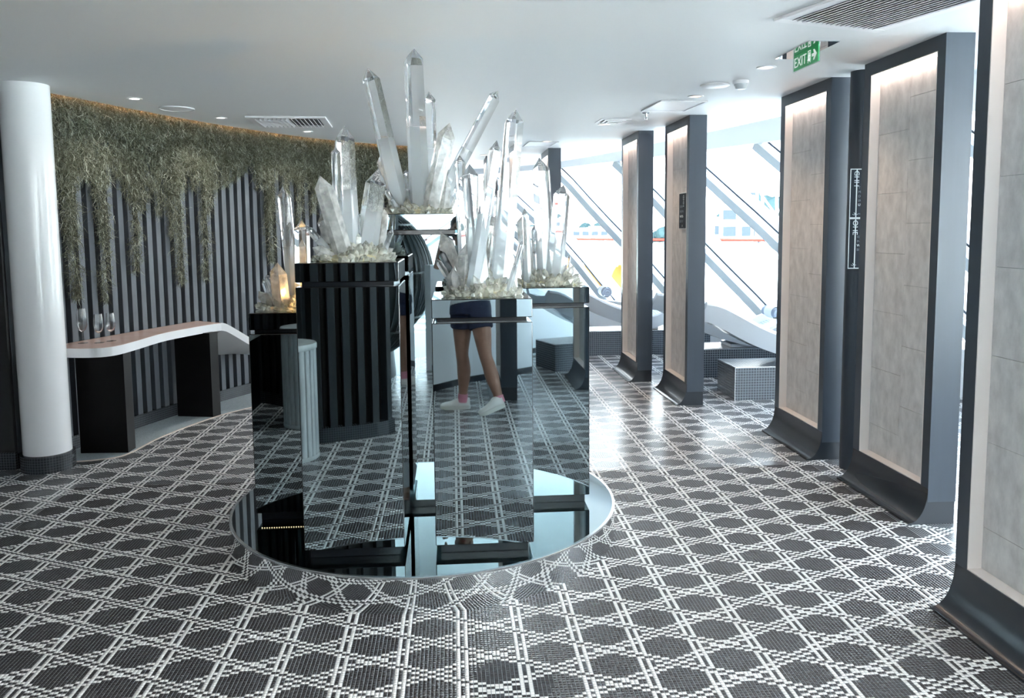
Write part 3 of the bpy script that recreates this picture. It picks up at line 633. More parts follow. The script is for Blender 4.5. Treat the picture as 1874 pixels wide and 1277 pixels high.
CLU = {'E': ((-.172, 1.565), .19, .185, 'crystal cluster on the tallest pedestal with a slender point leaning far right'), 'B': ((-.438, .955), .19, .18, 'crystal cluster on the front left pedestal with one tall upright point'),
       'C': ((-.80, 1.45), .19, .17, 'small crystal cluster glowing amber on the lowest pedestal'), 'A': ((.136, .955), .19, .17, 'crystal cluster on the front pedestal with two big points leaning apart'),
       'D': ((.52, 1.565), .19, .17, 'crystal cluster on the right back pedestal in front of the windows')}
TOP = {'E': 1.685, 'B': 1.468, 'C': 1.207, 'A': 1.303, 'D': 1.302}
for key, ((cx, cy), rx, ry, lab) in CLU.items():
    zt = TOP[key]; t = thing('crystal_cluster', lab, 'crystals', (cx, cy, zt), 0, 'quartz crystal clusters on the pedestals')
    for kind, base, tip, r in CRY[key]:
        b = bmesh.new(); crystal_bm(b, base, tip, r*1.17, 6, random.uniform(0, 1), 1 if kind == 'm' else 0)
        for v in b.verts: v.co.z = max(v.co.z, zt+.0006)
        put(obj('crystal', b, CM[kind]), t)
    b = bmesh.new(); bmesh.ops.create_icosphere(b, subdivisions=3, radius=1)
    for v in b.verts:
        v.co = Vector((v.co.x*rx*.86, v.co.y*ry*.86, max(v.co.z, 0)*.05))*(1+random.uniform(-.06, .06)); v.co.z = max(v.co.z, .0008)
    obj('matrix_rock', b, M_bedrock, t)
    b = bmesh.new()
    for i in range(215):
        an = random.uniform(0, 2*pi); u = math.sqrt(random.random()); p = Vector((cos(an)*rx*u*.92, sin(an)*ry*u*.92, .05*(1-u*u)))
        lean = u*.95+random.uniform(-.5, .5); an2 = an+random.uniform(-.7, .7); dirv = Vector((cos(an2)*sin(lean), sin(an2)*sin(lean), max(cos(lean), .12))).normalized(); Ln = random.uniform(.02, .05)*(1.25-.45*u); r = random.uniform(.009, .018)
        if i % 5 == 0: Ln *= 1.5; r *= 1.55
        q = p+dirv*Ln; q.z = max(q.z, .010)
        crystal_bm(b, p-dirv*.008, q, r, random.choice((5, 6)), random.uniform(0, 1), 1)
    for v in b.verts: v.co.z = max(v.co.z, .0008)
    o = obj('quartz_bed', b, M_rubble, t); o['kind'] = 'stuff'
# small amber lamp glowing inside the left cluster
t = thing('amber_lamp', 'small amber puck lamp glowing behind the crystals of the lowest pedestal', 'lamp', (-.60, 1.285, 1.2075))
obj('puck', lathe(bmesh.new(), [(0, 0), (.03, 0), (.03, .018), (.026, .022), (0, .022)], 24), M_dark, t); obj('lens', lathe(bmesh.new(), [(0, .0222), (.022, .0222), (.02, .03), (0, .033)], 24), mat('amber_lens', (1, .6, .2, 1), .4, emit=(1, .55, .14, 1), es=2.5), t)
ld = bpy.data.lights.new('amber_glow', 'POINT'); ld.energy = .5; ld.color = (1, .56, .16); ld.shadow_soft_size = .02; lo = bpy.data.objects.new('bulb', ld); C.objects.link(lo); lo.parent = t; lo.location = (0, 0, .05)
# ------------------------------------------------------------------ pillars with recessed stone panels
W_, TH = .81, .155
def pillar(x, y, label, n_cols=2, proto=[None]):
    """x: plane of the face looking towards the platform, y: near end"""
    if proto[0] is not None: return dup(proto[0], None, (x, y, 0), None, label)
    t = thing('stone_pillar', label, 'pillar', (x, y, 0), 0, 'row of graphite pillars with lit stone recesses')
    b = bmesh.new(); z0, z1 = .20, 2.50; ya, yb = .068, W_-.078
    box(b, .068, TH, .0, W_, .122, CEIL+.01); box(b, 0, .07, 0, ya, .122, CEIL+.01); box(b, 0, .07, yb, W_, .122, CEIL+.01); box(b, 0, .07, ya-.001, yb+.001, .122, z0); box(b, 0, .07, ya-.001, yb+.001, z1, CEIL+.01)
    obj('frame', b, M_graph, t); obj('base_block', bx(.0, TH-.003, .0025, W_-.0025, 0, .1225), M_foot, t)
    prof = [(0.001, .195)]+[(-.1+.1*cos(a_), .195-.187*sin(a_)) for a_ in np.linspace(0, pi/2, 14)]+[(-.102, .008), (-.102, .0005), (.001, .0005)]
    b = bmesh.new(); va = [b.verts.new((px, 0, pz)) for px, pz in prof]; vb = [b.verts.new((px, W_, pz)) for px, pz in prof]; nn = len(prof)
    b.faces.new(va); b.faces.new(vb[::-1])
    for i in range(nn): b.faces.new((va[i], vb[i], vb[(i+1) % nn], va[(i+1) % nn]))
    bmesh.ops.remove_doubles(b, verts=b.verts, dist=1e-5); bmesh.ops.recalc_face_normals(b, faces=b.faces); obj('cove_foot', b, M_foot, t, 35)
    b = bmesh.new(); box(b, -.001, .067, ya, ya+.005, z0, z1); box(b, -.001, .067, yb-.005, yb, z0, z1); box(b, -.001, .067, ya+.005, yb-.005, z0, z0+.005); box(b, -.001, .067, ya+.005, yb-.005, z1-.005, z1); obj('reveal', b, M_reveal, t)
    obj('recess_back', bx(.0625, .067, ya+.005, yb-.005, z0+.005, z1-.005), M_grout, t)
    hh = (z1-z0-.01)/6.5; wd = (yb-ya-.01)/2
    for ci in range(2):
        z = z0+.005-(hh*.5 if ci else 0)
        while z < z1-.02:
            za, zb_ = max(z, z0+.005), min(z+hh, z1-.005)
            if zb_-za > .02:
                o = obj('stone_tile', bx(.0555+random.uniform(-.0006, .0006), .0628, ya+.005+ci*wd+.0008, ya+.005+(ci+1)*wd-.0008, za+.0008, zb_-.0008, .0008), M_stone, t)
            z += hh
    obj('light_strip', bx(.006, .026, ya+.03, yb-.012, z1-.018, z1-.0055, .003), M_led, t); proto[0] = t; return t
pillar(2.515, 2.479, 'dark pillar behind the acrylic sign plates, third nearest of the right row')
pillar(2.53, 1.271, 'dark pillar with pale blue end face, second nearest of the right row')
pillar(2.09, -.445, 'nearest and largest dark pillar, cut by the right edge of the photo')
p4 = pillar(2.09, 4.235, 'dark pillar with a small dark sign on its stone panel')
pillar(1.90, 5.36, 'slim far dark pillar left of the pillar with the small sign')
pillar(1.19, 7.10, 'dark pillar rising behind the right back crystal cluster')
pillar(.47, 8.15, 'farthest dark pillar, mostly hidden behind the crystal points')
pillar(1.30, -3.15, 'dark pillar behind the viewer, seen in the right back mirror')
pillar(.437, -3.97, 'dark pillar behind the person, seen in the front mirror')
# little sign on the fourth pillar
t = thing('panel_sign', 'small dark sign plate on the stone panel of the fourth pillar', 'sign', (2.09, 4.51, 1.75))
obj('backing', bx(.026, .0545, -.114, .114, -.165, .165, .002), M_acry, t); obj('face', bx(.0235, .0265, -.107, .107, -.158, .158), M_plate, t)
def side_text(nm, s, size, y, z, m, rot90=False, par=t):
    return text(nm, s, size, (.0232, y, z), Matrix(((0, 0, -1), (-1, 0, 0), (0, 1, 0))).to_euler() if not rot90 else Matrix(((0, 0, -1), (0, -1, 0), (-1, 0, 0))).to_euler(), m, par, .0003)
side_text('logo', 'GHH', .050, -.016, .145, M_print, True)
for i, s in enumerate(('ISSIBAT', 'INROMA', 'WATER-', 'SIST BY')): side_text('line_of_print', s, .031, .082, .03-i*.045, M_print if i == 2 else M_print2)
side_text('mark', 'A', .03, .012, -.145, M_print)
# round column with two acrylic plates between the second and third pillars
t = thing('round_column', 'slim dark round column between the second and third pillars', 'column', (2.625, 2.285, 0))
obj('shaft', lathe(bmesh.new(), [(0, 0), (.072, 0), (.072, CEIL+.01), (0, CEIL+.01)], 40), M_graph, t, 40)
def plate(zc, hgt, label, lines, logo):
    t = thing('acrylic_sign', label, 'sign', (2.60, 2.195, zc)); h = hgt/2
    obj('plate', bx(-.085, .085, -.003, .003, -h, h, .001), M_plate, t)
    b = bmesh.new(); box(b, -.085, .085, -.0045, -.003, h-.006, h); box(b, -.085, .085, -.0045, -.003, -h, -h+.006); box(b, -.085, -.080, -.0045, -.003, -h, h); box(b, -.045, -.038, -.0045, -.003, -h, h); obj('bright_edge', b, M_acry, t)
    obj('standoff', bx(-.02, .03, .003, .022, -.02, .02), M_metal, t)
    text('logo', logo, .046, (-.058, -.0045, h-.012), Matrix(((0, 1, 0), (0, 0, -1), (-1, 0, 0))).to_euler(), M_print, t)
    for i, (s, sz, mm) in enumerate(lines): text('line_of_print', s, sz, (-.03, -.0045, h-.125-i*.027), (pi/2, 0, 0), mm, t)
    text('mark', '-X-', .026, (-.065, -.0045, -h+.018), (pi/2, 0, 0), M_print, t)
plate(1.805, .31, 'upper of two dark acrylic sign plates on the round column', [('T ACR', .021, M_print2), ('MAKE', .021, M_print2), ('DISC', .021, M_print2), ('IAT', .021, M_print2), ('ULATION', .022, M_print), ('', .01, M_print2), ('making', .018, M_print2)], 'GHH')
plate(1.49, .32, 'lower of two dark acrylic sign plates on the round column', [('ISSICA', .021, M_print2), ('INROMO', .021, M_print2), ('WATER-C', .022, M_print), ('SIST BY', .021, M_print2)], 'OHE')
# ------------------------------------------------------------------ loungers on tiled plinths
def lounger_mesh():
    """shell swept along +x: head high at x=0, seat, knee hump, foot"""
    P = catmull([(0, .87), (.16, .83), (.55, .625), (.95, .487), (1.15, .466), (1.45, .57), (1.75, .53), (2.0, .46)], 6); b = bmesh.new(); rings = []
    for i, (x, z) in enumerate(P):
        i0, i1 = max(i-1, 0), min(i+1, len(P)-1); tx, tz = P[i1]-P[i0]; L = math.hypot(tx, tz); nx, nz = -tz/L, tx/L
        hw = .335*(1-.16*(1-min(1, x/.35))**2)*(1-.25*max(0, (x-1.7)/.3)**2); sec = []
        for v, dz in ((-hw, .055), (-hw-.018, .048), (-hw-.020, .028), (-hw*.66, -.135), (0, -.145), (hw*.66, -.135), (hw+.020, .028), (hw+.018, .048), (hw, .055), (hw-.03, .05), (hw-.085, -.012), (0, -.028), (-hw+.085, -.012), (-hw+.03, .05)):
            sec.append(b.verts.new((x+nx*dz, v, z+nz*dz)))
        rings.append(sec)
    n = len(rings[0])
    for r0, r1 in zip(rings, rings[1:]):
        for k in range(n): 
            f = b.faces.new((r0[k], r0[(k+1) % n], r1[(k+1) % n], r1[k])); f.material_index = 1 if k in (10, 11) else 0
    b.faces.new(rings[0]); b.faces.new(rings[-1][::-1]); bmesh.ops.recalc_face_normals(b, faces=b.faces)
    me = bpy.data.meshes.new('shell'); b.to_mesh(me); b.free(); me.materials.append(M_lounge); me.materials.append(M_ltile); return me
LM = lounger_mesh()
def lounger(x, y, label, rz=0, px0=.3, px1=1.75):
    t = thing('heated_lounger', label, 'lounger', (x, y, 0), rz, 'white curved loungers by the windows')
    o = obj('shell', LM, None, t, 28) if not LM.uv_layers else obj('shell', LM, None, t)
    if len(LM.uv_layers) == 0: cube_uv(o)
    p = thing('tiled_plinth', label.replace('white curved lounger', 'dark mosaic plinth under the lounger'), 'plinth', (x, y, 0), rz, 'dark mosaic plinths under the loungers')
    cube_uv(obj('block', bx(px0, px1, -.245, .245, 0, .308), M_ptile, p)); b = bmesh.new()
    box(b, px0-.002, px1+.002, -.247, -.243, .303, .311); box(b, px0-.002, px0+.002, -.247, .247, .303, .311); box(b, px0-.002, px0+.002, -.247, -.243, 0, .311); obj('edge_trim', b, M_metal, p)
    s = bmesh.new(); box(s, .85, 1.25, -.16, .16, .309, .345, .004); obj('foot', s, M_lounge, t); return t
lounger(2.29, 4.63, 'white curved lounger nearest the camera, above the free-standing tiled block')
lounger(2.12, 5.75, 'white curved lounger second from the camera, partly behind the signed pillar', 0, .25, 1.9)
lounger(1.35, 7.37, 'white curved lounger farthest away with a rolled towel on it', 0, .1, 1.9)
lounger(.95, -3.55, 'white curved lounger behind the viewer, seen only in the mirrors', radians(-20), .1, 1.2)
def towel_roll(x, y, z, lab, r=.062):
    t = thing('rolled_towel', lab, 'towel', (x, y, z)); b = bmesh.new(); L = .36
    for k, (a0, a1, mi) in enumerate(((0, 2.6*2*pi, 0),)):
        n = 90; outer, inner = [], []
        for i in range(n+1):
            an = a0+(a1-a0)*i/n; rad = .008+(r-.008)*an/a1; th = (r-.008)/2.6*.86
            for lst, q in ((outer, rad), (inner, max(rad-th, .002))): lst.append([b.verts.new((q*cos(an), s*L/2, q*sin(an))) for s in (-1, 1)])
        for i in range(n):
            for a_, c_ in ((outer[i], outer[i+1]), (inner[i+1], inner[i])): b.faces.new((a_[0], c_[0], c_[1], a_[1])).material_index = 1 if a_ is outer[i] and i < n*.98 and i % 2 == 5 else 0
            for s in (0, 1):
                f = b.faces.new((outer[i][s], inner[i][s], inner[i+1][s], outer[i+1][s]))
        b.faces.new((outer[n][0], inner[n][0], inner[n][1], outer[n][1])); b.faces.new((outer[0][0], inner[0][0], inner[0][1], outer[0][1]))
    bmesh.ops.recalc_face_normals(b, faces=b.faces); obj('roll', b, M_towel, t, 40)
    c = bmesh.new(); lathe(c, [(r+.001, -L*.28), (r+.0025, -L*.28), (r+.0025, L*.28), (r+.001, L*.28)], 40); bmesh.ops.rotate(c, matrix=Matrix.Rotation(pi/2, 3, 'X'), verts=c.verts); obj('pale_band', c, M_towelw, t, 40); return t
towel_roll(1.915, 7.22, .80, 'grey-blue and white rolled towel on the farthest lounger', .066)
towel_roll(3.50, 5.75, .665, 'grey rolled towel on the second lounger, half hidden by a pillar', .066)
# ------------------------------------------------------------------ ceiling fittings
def downlight(x, y, lab, m, r=.045, en=4, col=(1, .9, .8)):
    t = thing('downlight', lab, 'light', (x, y, CEIL), 0, 'recessed ceiling downlights')
    obj('trim_ring', lathe(bmesh.new(), [(r*.72, -.003), (r*.8, -.006), (r*1.15, -.005), (r*1.2, -.0005), (r*.72, -.0005)], 36), M_white, t, 50); obj('lens', lathe(bmesh.new(), [(0, -.0035), (r*.74, -.0035), (r*.74, -.001), (0, -.001)], 30), m, t)
    ld = bpy.data.lights.new('downlight', 'SPOT'); ld.energy = en; ld.color = col; ld.spot_size = radians(125); ld.spot_blend = .6; ld.shadow_soft_size = .03; o = bpy.data.objects.new('beam', ld); C.objects.link(o); o.parent = t; o.location = (0, 0, -.012); return t
for x, y, m, lab in ((-2.29, 3.41, 0, 'cool downlight nearest the white column'), (-1.96, 4.42, 0, 'cool downlight between the round speaker and the louvred vent'), (-1.40, 5.39, 0, 'cool downlight beyond the louvred vent at left'),
                     (1.95, 2.17, 1, 'warm downlight beside the exit sign'), (1.84, 3.25, 1, 'warm downlight beside the square access hatch'), (1.45, 4.86, 1, 'warm downlight next to the square ceiling speaker'), (1.08, 6.32, 1, 'warm downlight above the right back crystals'), (.44, 7.97, 1, 'farthest warm downlight, before the farthest pillar'),
                     (-.5, -1.2, 2, 'cool unseen fill lamp added in the ceiling above the camera'), (1.1, -1.4, 1, 'warm unseen fill lamp added behind the camera at right')):  # these two lamps are added out of view to brighten the floor
    downlight(x, y, lab, M_dlo if m == 1 else M_dlw, .05 if m else .045, (3 if m else 2.2) if m < 2 else 8, (1, .72, .5) if m == 1 else (1, .95, .88))
t = thing('ceiling_speaker', 'round white ceiling speaker grille near the slat wall', 'speaker', (-2.15, 3.89, CEIL)); obj('grille', lathe(bmesh.new(), [(0, -.007), (.118, -.007), (.125, -.004), (.125, -.0005), (0, -.0005)], 48), M_white, t, 40)
obj('ring', lathe(bmesh.new(), [(.125, -.0005), (.125, -.009), (.133, -.009), (.133, -.0005)], 48), M_white, t, 40)
def vent(x, y, wx, wy, rz, lab, n, w_slat, tilt):
    t = thing('air_vent', lab, 'vent', (x, y, CEIL), rz); b = bmesh.new(); f = .06
    for a_ in ((-wx, wx, -wy, -wy+f), (-wx, wx, wy-f, wy), (-wx, -wx+f, -wy+f, wy-f), (wx-f, wx, -wy+f, wy-f)): box(b, *a_, -.016, -.0005, .003)
    obj('frame', b, M_white, t); obj('duct_backing', bx(-wx+f, wx-f, -wy+f, wy-f, -.0015, -.0005), M_duct, t); me = None
    for i in range(n):
        xx = -wx+f+(2*wx-2*f)*(i+.5)/n; sg = tilt if tilt < 9 else (.62 if i < n/2 else -.62)
        s = bmesh.new(); box(s, -.0016, .0016, -wy+f, wy-f, -w_slat/2, w_slat/2)
        o = obj('slat', s, M_white, t); o.location = (xx, 0, -.0145); o.rotation_euler = (0, sg, 0)
vent(-1.415, 4.655, .335, .33, .06, 'square louvred ceiling vent in front of the moss', 15, .026, 9)
vent(1.97, .72, .32, .44, radians(18), 'large slotted ceiling vent at the top right', 18, .030, 1.15)
def hatch(x, y, wx, wy, rz, lab, name='access_hatch', cat='hatch'):
    t = thing(name, lab, cat, (x, y, CEIL), rz); obj('panel', bx(-wx+.02, wx-.02, -wy+.02, wy-.02, -.004, -.0005), M_white, t); b = bmesh.new()
    for a_ in ((-wx, wx, -wy, -wy+.02), (-wx, wx, wy-.02, wy), (-wx, -wx+.02, -wy+.02, wy-.02), (wx-.02, wx, -wy+.02, wy-.02)): box(b, *a_, -.010, -.0005, .002)
    obj('frame', b, M_white, t)
hatch(1.80, 3.72, .19, .27, .05, 'flat white square access hatch in front of the sprinkler'); hatch(1.04, 6.62, .17, .27, .05, 'flat white access hatch near the farther crystals')
t = thing('square_diffuser', 'small square stepped ceiling diffuser left of the sprinkler', 'vent', (1.49, 4.62, CEIL), .03)
for i, (h0, h1) in enumerate(((.14, .115), (.10, .08), (.065, .048))):
    b = bmesh.new(); prism_strip(b, [(-h0, -h0), (h0, -h0), (h0, h0), (-h0, h0), (-h0, -h0)], [(-h1, -h1), (h1, -h1), (h1, h1), (-h1, h1), (-h1, -h1)], -.006-i*.007, -.0005); obj('step_ring', b, M_white, t)
t = thing('sprinkler', 'small chrome sprinkler head hanging between hatch and diffuser', 'sprinkler', (1.67, 4.104, CEIL))
obj('escutcheon', lathe(bmesh.new(), [(0, -.004), (.03, -.006), (.034, -.0005), (0, -.0005)], 24), M_metal, t, 50); obj('body', lathe(bmesh.new(), [(0, -.034), (.009, -.034), (.012, -.02), (.012, -.004), (0, -.004)], 16), M_metal, t, 50)
b = bmesh.new(); tube(b, [(.011, 0, -.028), (.012, 0, -.045), (.004, 0, -.060)], .0022, 6); tube(b, [(-.011, 0, -.028), (-.012, 0, -.045), (-.004, 0, -.060)], .0022, 6); lathe(b, [(0, -.064), (.016, -.064), (.016, -.062), (0, -.062)], 12); obj('deflector', b, M_metal, t)
t = thing('smoke_detector', 'white cylindrical detector on the ceiling behind the exit sign', 'detector', (1.955, 2.62, CEIL))
obj('base', lathe(bmesh.new(), [(0, -.022), (.05, -.022), (.052, -.018), (.052, -.0005), (0, -.0005)], 36), M_white, t, 50); obj('sensor', lathe(bmesh.new(), [(0, -.056), (.026, -.056), (.036, -.050), (.040, -.036), (.046, -.030), (.046, -.022), (0, -.022)], 36), mat('detector_grey', srgb(190, 196, 200), .3), t, 50)
t = thing('ceiling_disc', 'flat round white cover plate beside the detector', 'cover', (1.83, 2.78, CEIL)); obj('cover', lathe(bmesh.new(), [(0, -.012), (.085, -.012), (.10, -.006), (.10, -.0005), (0, -.0005)], 40), M_white, t, 50)
# exit sign
t = thing('exit_sign', 'green illuminated EXIT sign hanging from a chrome ceiling plate', 'sign', (1.985, 1.69, CEIL))
b = bmesh.new(); box(b, -.085, .085, -.225, .225, -.004, -.0005, .001); obj('mounting_plate', b, mat('sign_plate_mirror', (.72, .74, .75, 1), .03, 1), t)
pl = obj('panel', bx(-.004, .004, -.155, .155, -.090, -.004, .001), M_green, t); obj('clear_edge', bx(-.0055, .0055, -.166, .166, -.095, -.003, .002), M_railglass, t)
sm = Matrix(((0, 0, -1), (-1, 0, 0), (0, 1, 0))).to_euler()
text('lettering', 'EXIT', .078, (-.0062, .143, -.074), sm, M_signw, t, .0006)
def flat(poly, nm):
    b = bmesh.new(); vs_ = [b.verts.new((-.0062, -u, v)) for u, v in poly]; f = b.faces.new(vs_); r = bmesh.ops.extrude_face_region(b, geom=[f]); bmesh.ops.translate(b, vec=(.0006, 0, 0), verts=[v for v in r['geom'] if isinstance(v, bmesh.types.BMVert)]); bmesh.ops.recalc_face_normals(b, faces=b.faces); return obj(nm, b, M_signw, t)
flat([(.086, -.055), (.086, -.039), (.110, -.039), (.100, -.019), (.116, -.019), (.144, -.047), (.116, -.075), (.100, -.075), (.110, -.055)], 'arrow')
dr = flat([(.034, -.080), (.034, -.014), (.070, -.014), (.070, -.080), (.064, -.080), (.064, -.020), (.040, -.020), (.040, -.080)], 'doorway')
b = bmesh.new(); r_ = lambda u, v: (-.0066, -u-.004, v*.80+.004)
tube(b, [r_(.052, -.038), r_(.0521, -.045)], .0045, 8); tube(b, [r_(.051, -.048), r_(.047, -.068)], .0042, 6); tube(b, [r_(.047, -.068), r_(.054, -.080), r_(.050, -.096)], .0032, 6); tube(b, [r_(.047, -.068), r_(.041, -.082), r_(.032, -.086)], .0032, 6); tube(b, [r_(.051, -.051), r_(.058, -.060), r_(.064, -.056)], .0026, 6); tube(b, [r_(.050, -.051), r_(.042, -.056), r_(.040, -.066)], .0026, 6); obj('running_figure', b, M_signw, t)
# ------------------------------------------------------------------ what stands behind the camera and shows in the mirrors
BW = Curve2([(-.25, -3.62), (.16, -4.08), (.5, -4.32), (.95, -4.68), (1.6, -5.3), (2.4, -6.2)])
A = BW.line(0, 40); B = BW.line(.09, 40)
struct('wall_back', prism_strip(bmesh.new(), A, B, 0, 1.2), M_white, label='low curved white wall behind the person')
struct('baseboard_back', prism_strip(bmesh.new(), BW.line(-.012, 40), A, 0, .065), M_foot)
SB = Curve2([(-3.4, -2.45), (-2.4, -2.45), (-1.8, -2.40), (-1.5, -2.18), (-1.3, -1.99), (-1.078, -1.89), (-.8, -1.955), (-.60, -2.055), (-.53, -2.15)])
wb = struct('wall_rear_left', prism_strip(bmesh.new(), SB.line(.0, 30), SB.line(.22, 30), 0, CEIL), M_back, label='black wall behind the camera with slats darkened for shade')
a = .03
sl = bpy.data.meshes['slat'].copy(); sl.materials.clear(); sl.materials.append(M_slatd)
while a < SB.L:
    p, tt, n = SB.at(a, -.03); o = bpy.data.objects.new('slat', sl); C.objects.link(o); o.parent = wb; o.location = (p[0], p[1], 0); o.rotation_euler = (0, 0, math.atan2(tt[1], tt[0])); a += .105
A = SB.line(-.07, 40); strip_uv(struct('baseboard_rear_left', prism_strip(bmesh.new(), A, SB.line(0, 40), 0, .11), M_btile), A)
struct('wall_rear_side', bx(-6, -3.35, -2.6, -2.45, 0, CEIL), M_blackwall, label='dark wall beside the low cabinet')
t = thing('fluted_drum', 'pale fluted marble drum table seen in the left mirrors', 'table', (-1.19, -1.47, 0))
def drum():
    b = bmesh.new(); N = 28; sub = 8; V = []
    for z in (.03, .78):
        row = []
        for i in range(N*sub):
            ph = (i % sub)/sub; r = .214+.010*math.sqrt(max(0, 1-(2*ph-1)**2)) if 0 < i % sub else .207; an = 2*pi*i/(N*sub); row.append(b.verts.new((r*cos(an), r*sin(an), z)))
        V.append(row)
    n = N*sub
    for i in range(n): b.faces.new((V[0][i], V[0][(i+1) % n], V[1][(i+1) % n], V[1][i]))
    b.faces.new(V[0][::-1]); b.faces.new(V[1]); return b
obj('fluted_body', drum(), M_marble, t, 40); obj('base_band', lathe(bmesh.new(), [(0, 0), (.224, 0), (.226, .004), (.226, .032), (0, .032)], 60), M_marble, t, 50); obj('table_top', lathe(bmesh.new(), [(0, .778), (.226, .778), (.230, .783), (.230, .812), (.225, .82), (0, .82)], 60), M_marble, t, 50)
t = thing('low_cabinet', 'black low cabinet with a pale top, beside the fluted drum', 'cabinet', (-2.26, -2.07, 0))
obj('carcass', bx(-.5, .46, -.22, .22, 0, .64, .003), M_bleg, t); obj('top', bx(-.52, .48, -.24, .24, .64, .68, .003), M_marble, t)
for i in range(2): obj('door', bx(-.49+i*.475, -.02+i*.475, .221, .236, .02, .62, .002), M_bleg, t)
for i in range(3):
    t = thing('folded_towel', ('lowest', 'middle', 'topmost')[i]+' black folded towel of the stack on the low cabinet', 'towel', (-2.05, -2.02, .681+i*.066)); b = bmesh.new(); box(b, -.22, .22, -.14, .14, 0, .064, .026, 3); obj('cloth', b, M_btowel, t, 60)
# woven pod daybed
t = thing('woven_pod', 'big black woven pod daybed behind the camera, seen in the tallest mirror', 'daybed', (-1.12, -4.6, 1.04)); b = bmesh.new(); R0 = .88
bmesh.ops.create_uvsphere(b, u_segments=64, v_segments=40, radius=R0*.985); bmesh.ops.delete(b, geom=[v for v in b.verts if v.co.x < -.2 and v.co.y < -.2 and abs(v.co.z) < .6], context='VERTS'); obj('shell', b, M_weave, t, 80)
b = bmesh.new()
for k in range(56):
    an = 2*pi*k/56; P = [(R0*sin(u)*cos(an), R0*sin(u)*sin(an), R0*cos(u)) for u in np.linspace(.08, pi-.08, 28)]
    if not (cos(an) < -.2 and sin(an) < -.2): tube(b, P, .011, 5)
o = obj('rattan_ribs', b, M_weave, t, 60); o['kind'] = 'stuff'
for z in (.62, .05, -.5): obj('hoop', lathe(bmesh.new(), [(math.sqrt(R0*R0-z*z)-.012, z-.012), (math.sqrt(R0*R0-z*z)+.016, z-.012), (math.sqrt(R0*R0-z*z)+.016, z+.012), (math.sqrt(R0*R0-z*z)-.012, z+.012)], 64), M_weave, t, 60)
obj('foot_ring', lathe(bmesh.new(), [(.40, -1.039), (.48, -1.039), (.48, -.985), (.46, -.74), (.40, -.74)], 48), M_weave, t, 50)
# ------------------------------------------------------------------ the person taking the photograph
def loft(b, P, R, seg=18, ref=(0, 1, 0)):
    P2 = catmull(P, 6); R2 = catmull(R, 6); return tube(b, [tuple(p) for p in P2], [tuple(r) for r in R2], seg, True, ref)
def remesh(name, b, vox, m, par, sm=4):
    o = obj(name, b, m); md = o.modifiers.new('r', 'REMESH'); md.mode = 'VOXEL'; md.voxel_size = vox; md.use_smooth_shade = True
    s = o.modifiers.new('s', 'SMOOTH'); s.iterations = sm; s.factor = .5
    dg = bpy.context.evaluated_depsgraph_get(); me = bpy.data.meshes.new_from_object(o.evaluated_get(dg)); o.modifiers.clear(); o.data = me; me.name = name
    me.polygons.foreach_set('use_smooth', [True]*len(me.polygons)); put(o, par); return o
def ell(b, c, r, rot=None):
    s = bmesh.new(); bmesh.ops.create_uvsphere(s, u_segments=20, v_segments=14, radius=1); mt = Matrix.Translation(c) @ (rot.to_4x4() if rot else Matrix()) @ Matrix.Diagonal((*r, 1)); merge(b, s, mt)
PX, PY = .16, -2.80
t = thing('person', 'person in navy shorts, pink socks and white shoes, mirrored in the front pedestal', 'person', (PX, PY, 0))
b = bmesh.new()
Ls = [(.085, -2.80, .90), (.08, -2.815, .72), (.075, -2.82, .52), (.085, -2.84, .42), (.09, -2.852, .33), (.082, -2.858, .17), (.075, -2.86, .085)]
Rs = [(.225, -2.77, .90), (.25, -2.715, .72), (.275, -2.67, .52), (.305, -2.648, .42), (.33, -2.63, .33), (.372, -2.60, .19), (.392, -2.582, .125)]
rad = [(.088, .094), (.078, .083), (.056, .058), (.054, .058), (.055, .06), (.038, .041), (.033, .037)]
loft(b, Ls, rad); loft(b, Rs, rad)
loft(b, [(.155, -2.785, .86), (.155, -2.79, .95), (.14, -2.83, 1.08), (.125, -2.89, 1.22), (.105, -2.945, 1.34), (.09, -2.975, 1.42)], [(.10, .16), (.105, .165), (.088, .128), (.098, .14), (.10, .165), (.065, .13)])
loft(b, [(.09, -2.975, 1.39), (.078, -2.985, 1.46), (.072, -2.985, 1.53)], [(.052, .056), (.046, .048), (.05, .05)])
ell(b, (.068, -2.975, 1.615), (.074, .093, .108)); ell(b, (.066, -2.935, 1.565), (.052, .055, .055)); ell(b, (.066, -2.882, 1.598), (.012, .018, .022)); ell(b, (-.008, -2.985, 1.605), (.012, .02, .03)); ell(b, (.143, -2.985, 1.605), (.012, .02, .03))
HX = ((-.082, 1), (.108, -1))
for sx_, sh, el, wr in ((-1, (-.075, -2.975, 1.39), (-.16, -2.93, 1.20), (-.098, -2.815, 1.50)), (1, (.255, -2.965, 1.39), (.30, -2.90, 1.20), (.128, -2.815, 1.50))):
    loft(b, [sh, tuple((np.array(sh)+el)/2), el], [(.05, .052), (.042, .045), (.036, .038)]); loft(b, [el, tuple((np.array(el)*.6+np.array(wr)*.4)), wr], [(.036, .038), (.037, .035), (.024, .027)])
    ell(b, (wr[0]*.98, -2.785, 1.555), (.016, .030, .042)); hx = wr[0]-(.012*sx_)
    for i, (z, L) in enumerate(((1.592, .060), (1.574, .068), (1.556, .064), (1.539, .05))):
        x0 = -.092 if sx_ < 0 else .121; d_ = 1 if sx_ < 0 else -1
        tube(b, [(x0-.004*d_, -2.775, z), (x0-.006*d_, -2.752, z), (x0+.004*d_, -2.733, z), (x0+.004*d_+L*.35*d_*.4, -2.7335, z)], [.0085, .0085, .008, .0065], 8)
    x0 = -.088 if sx_ < 0 else .117; tube(b, [(x0, -2.795, 1.566), (x0+.012*d_, -2.768, 1.580), (x0+.030*d_, -2.757, 1.590)], [.011, .0095, .0075], 8)
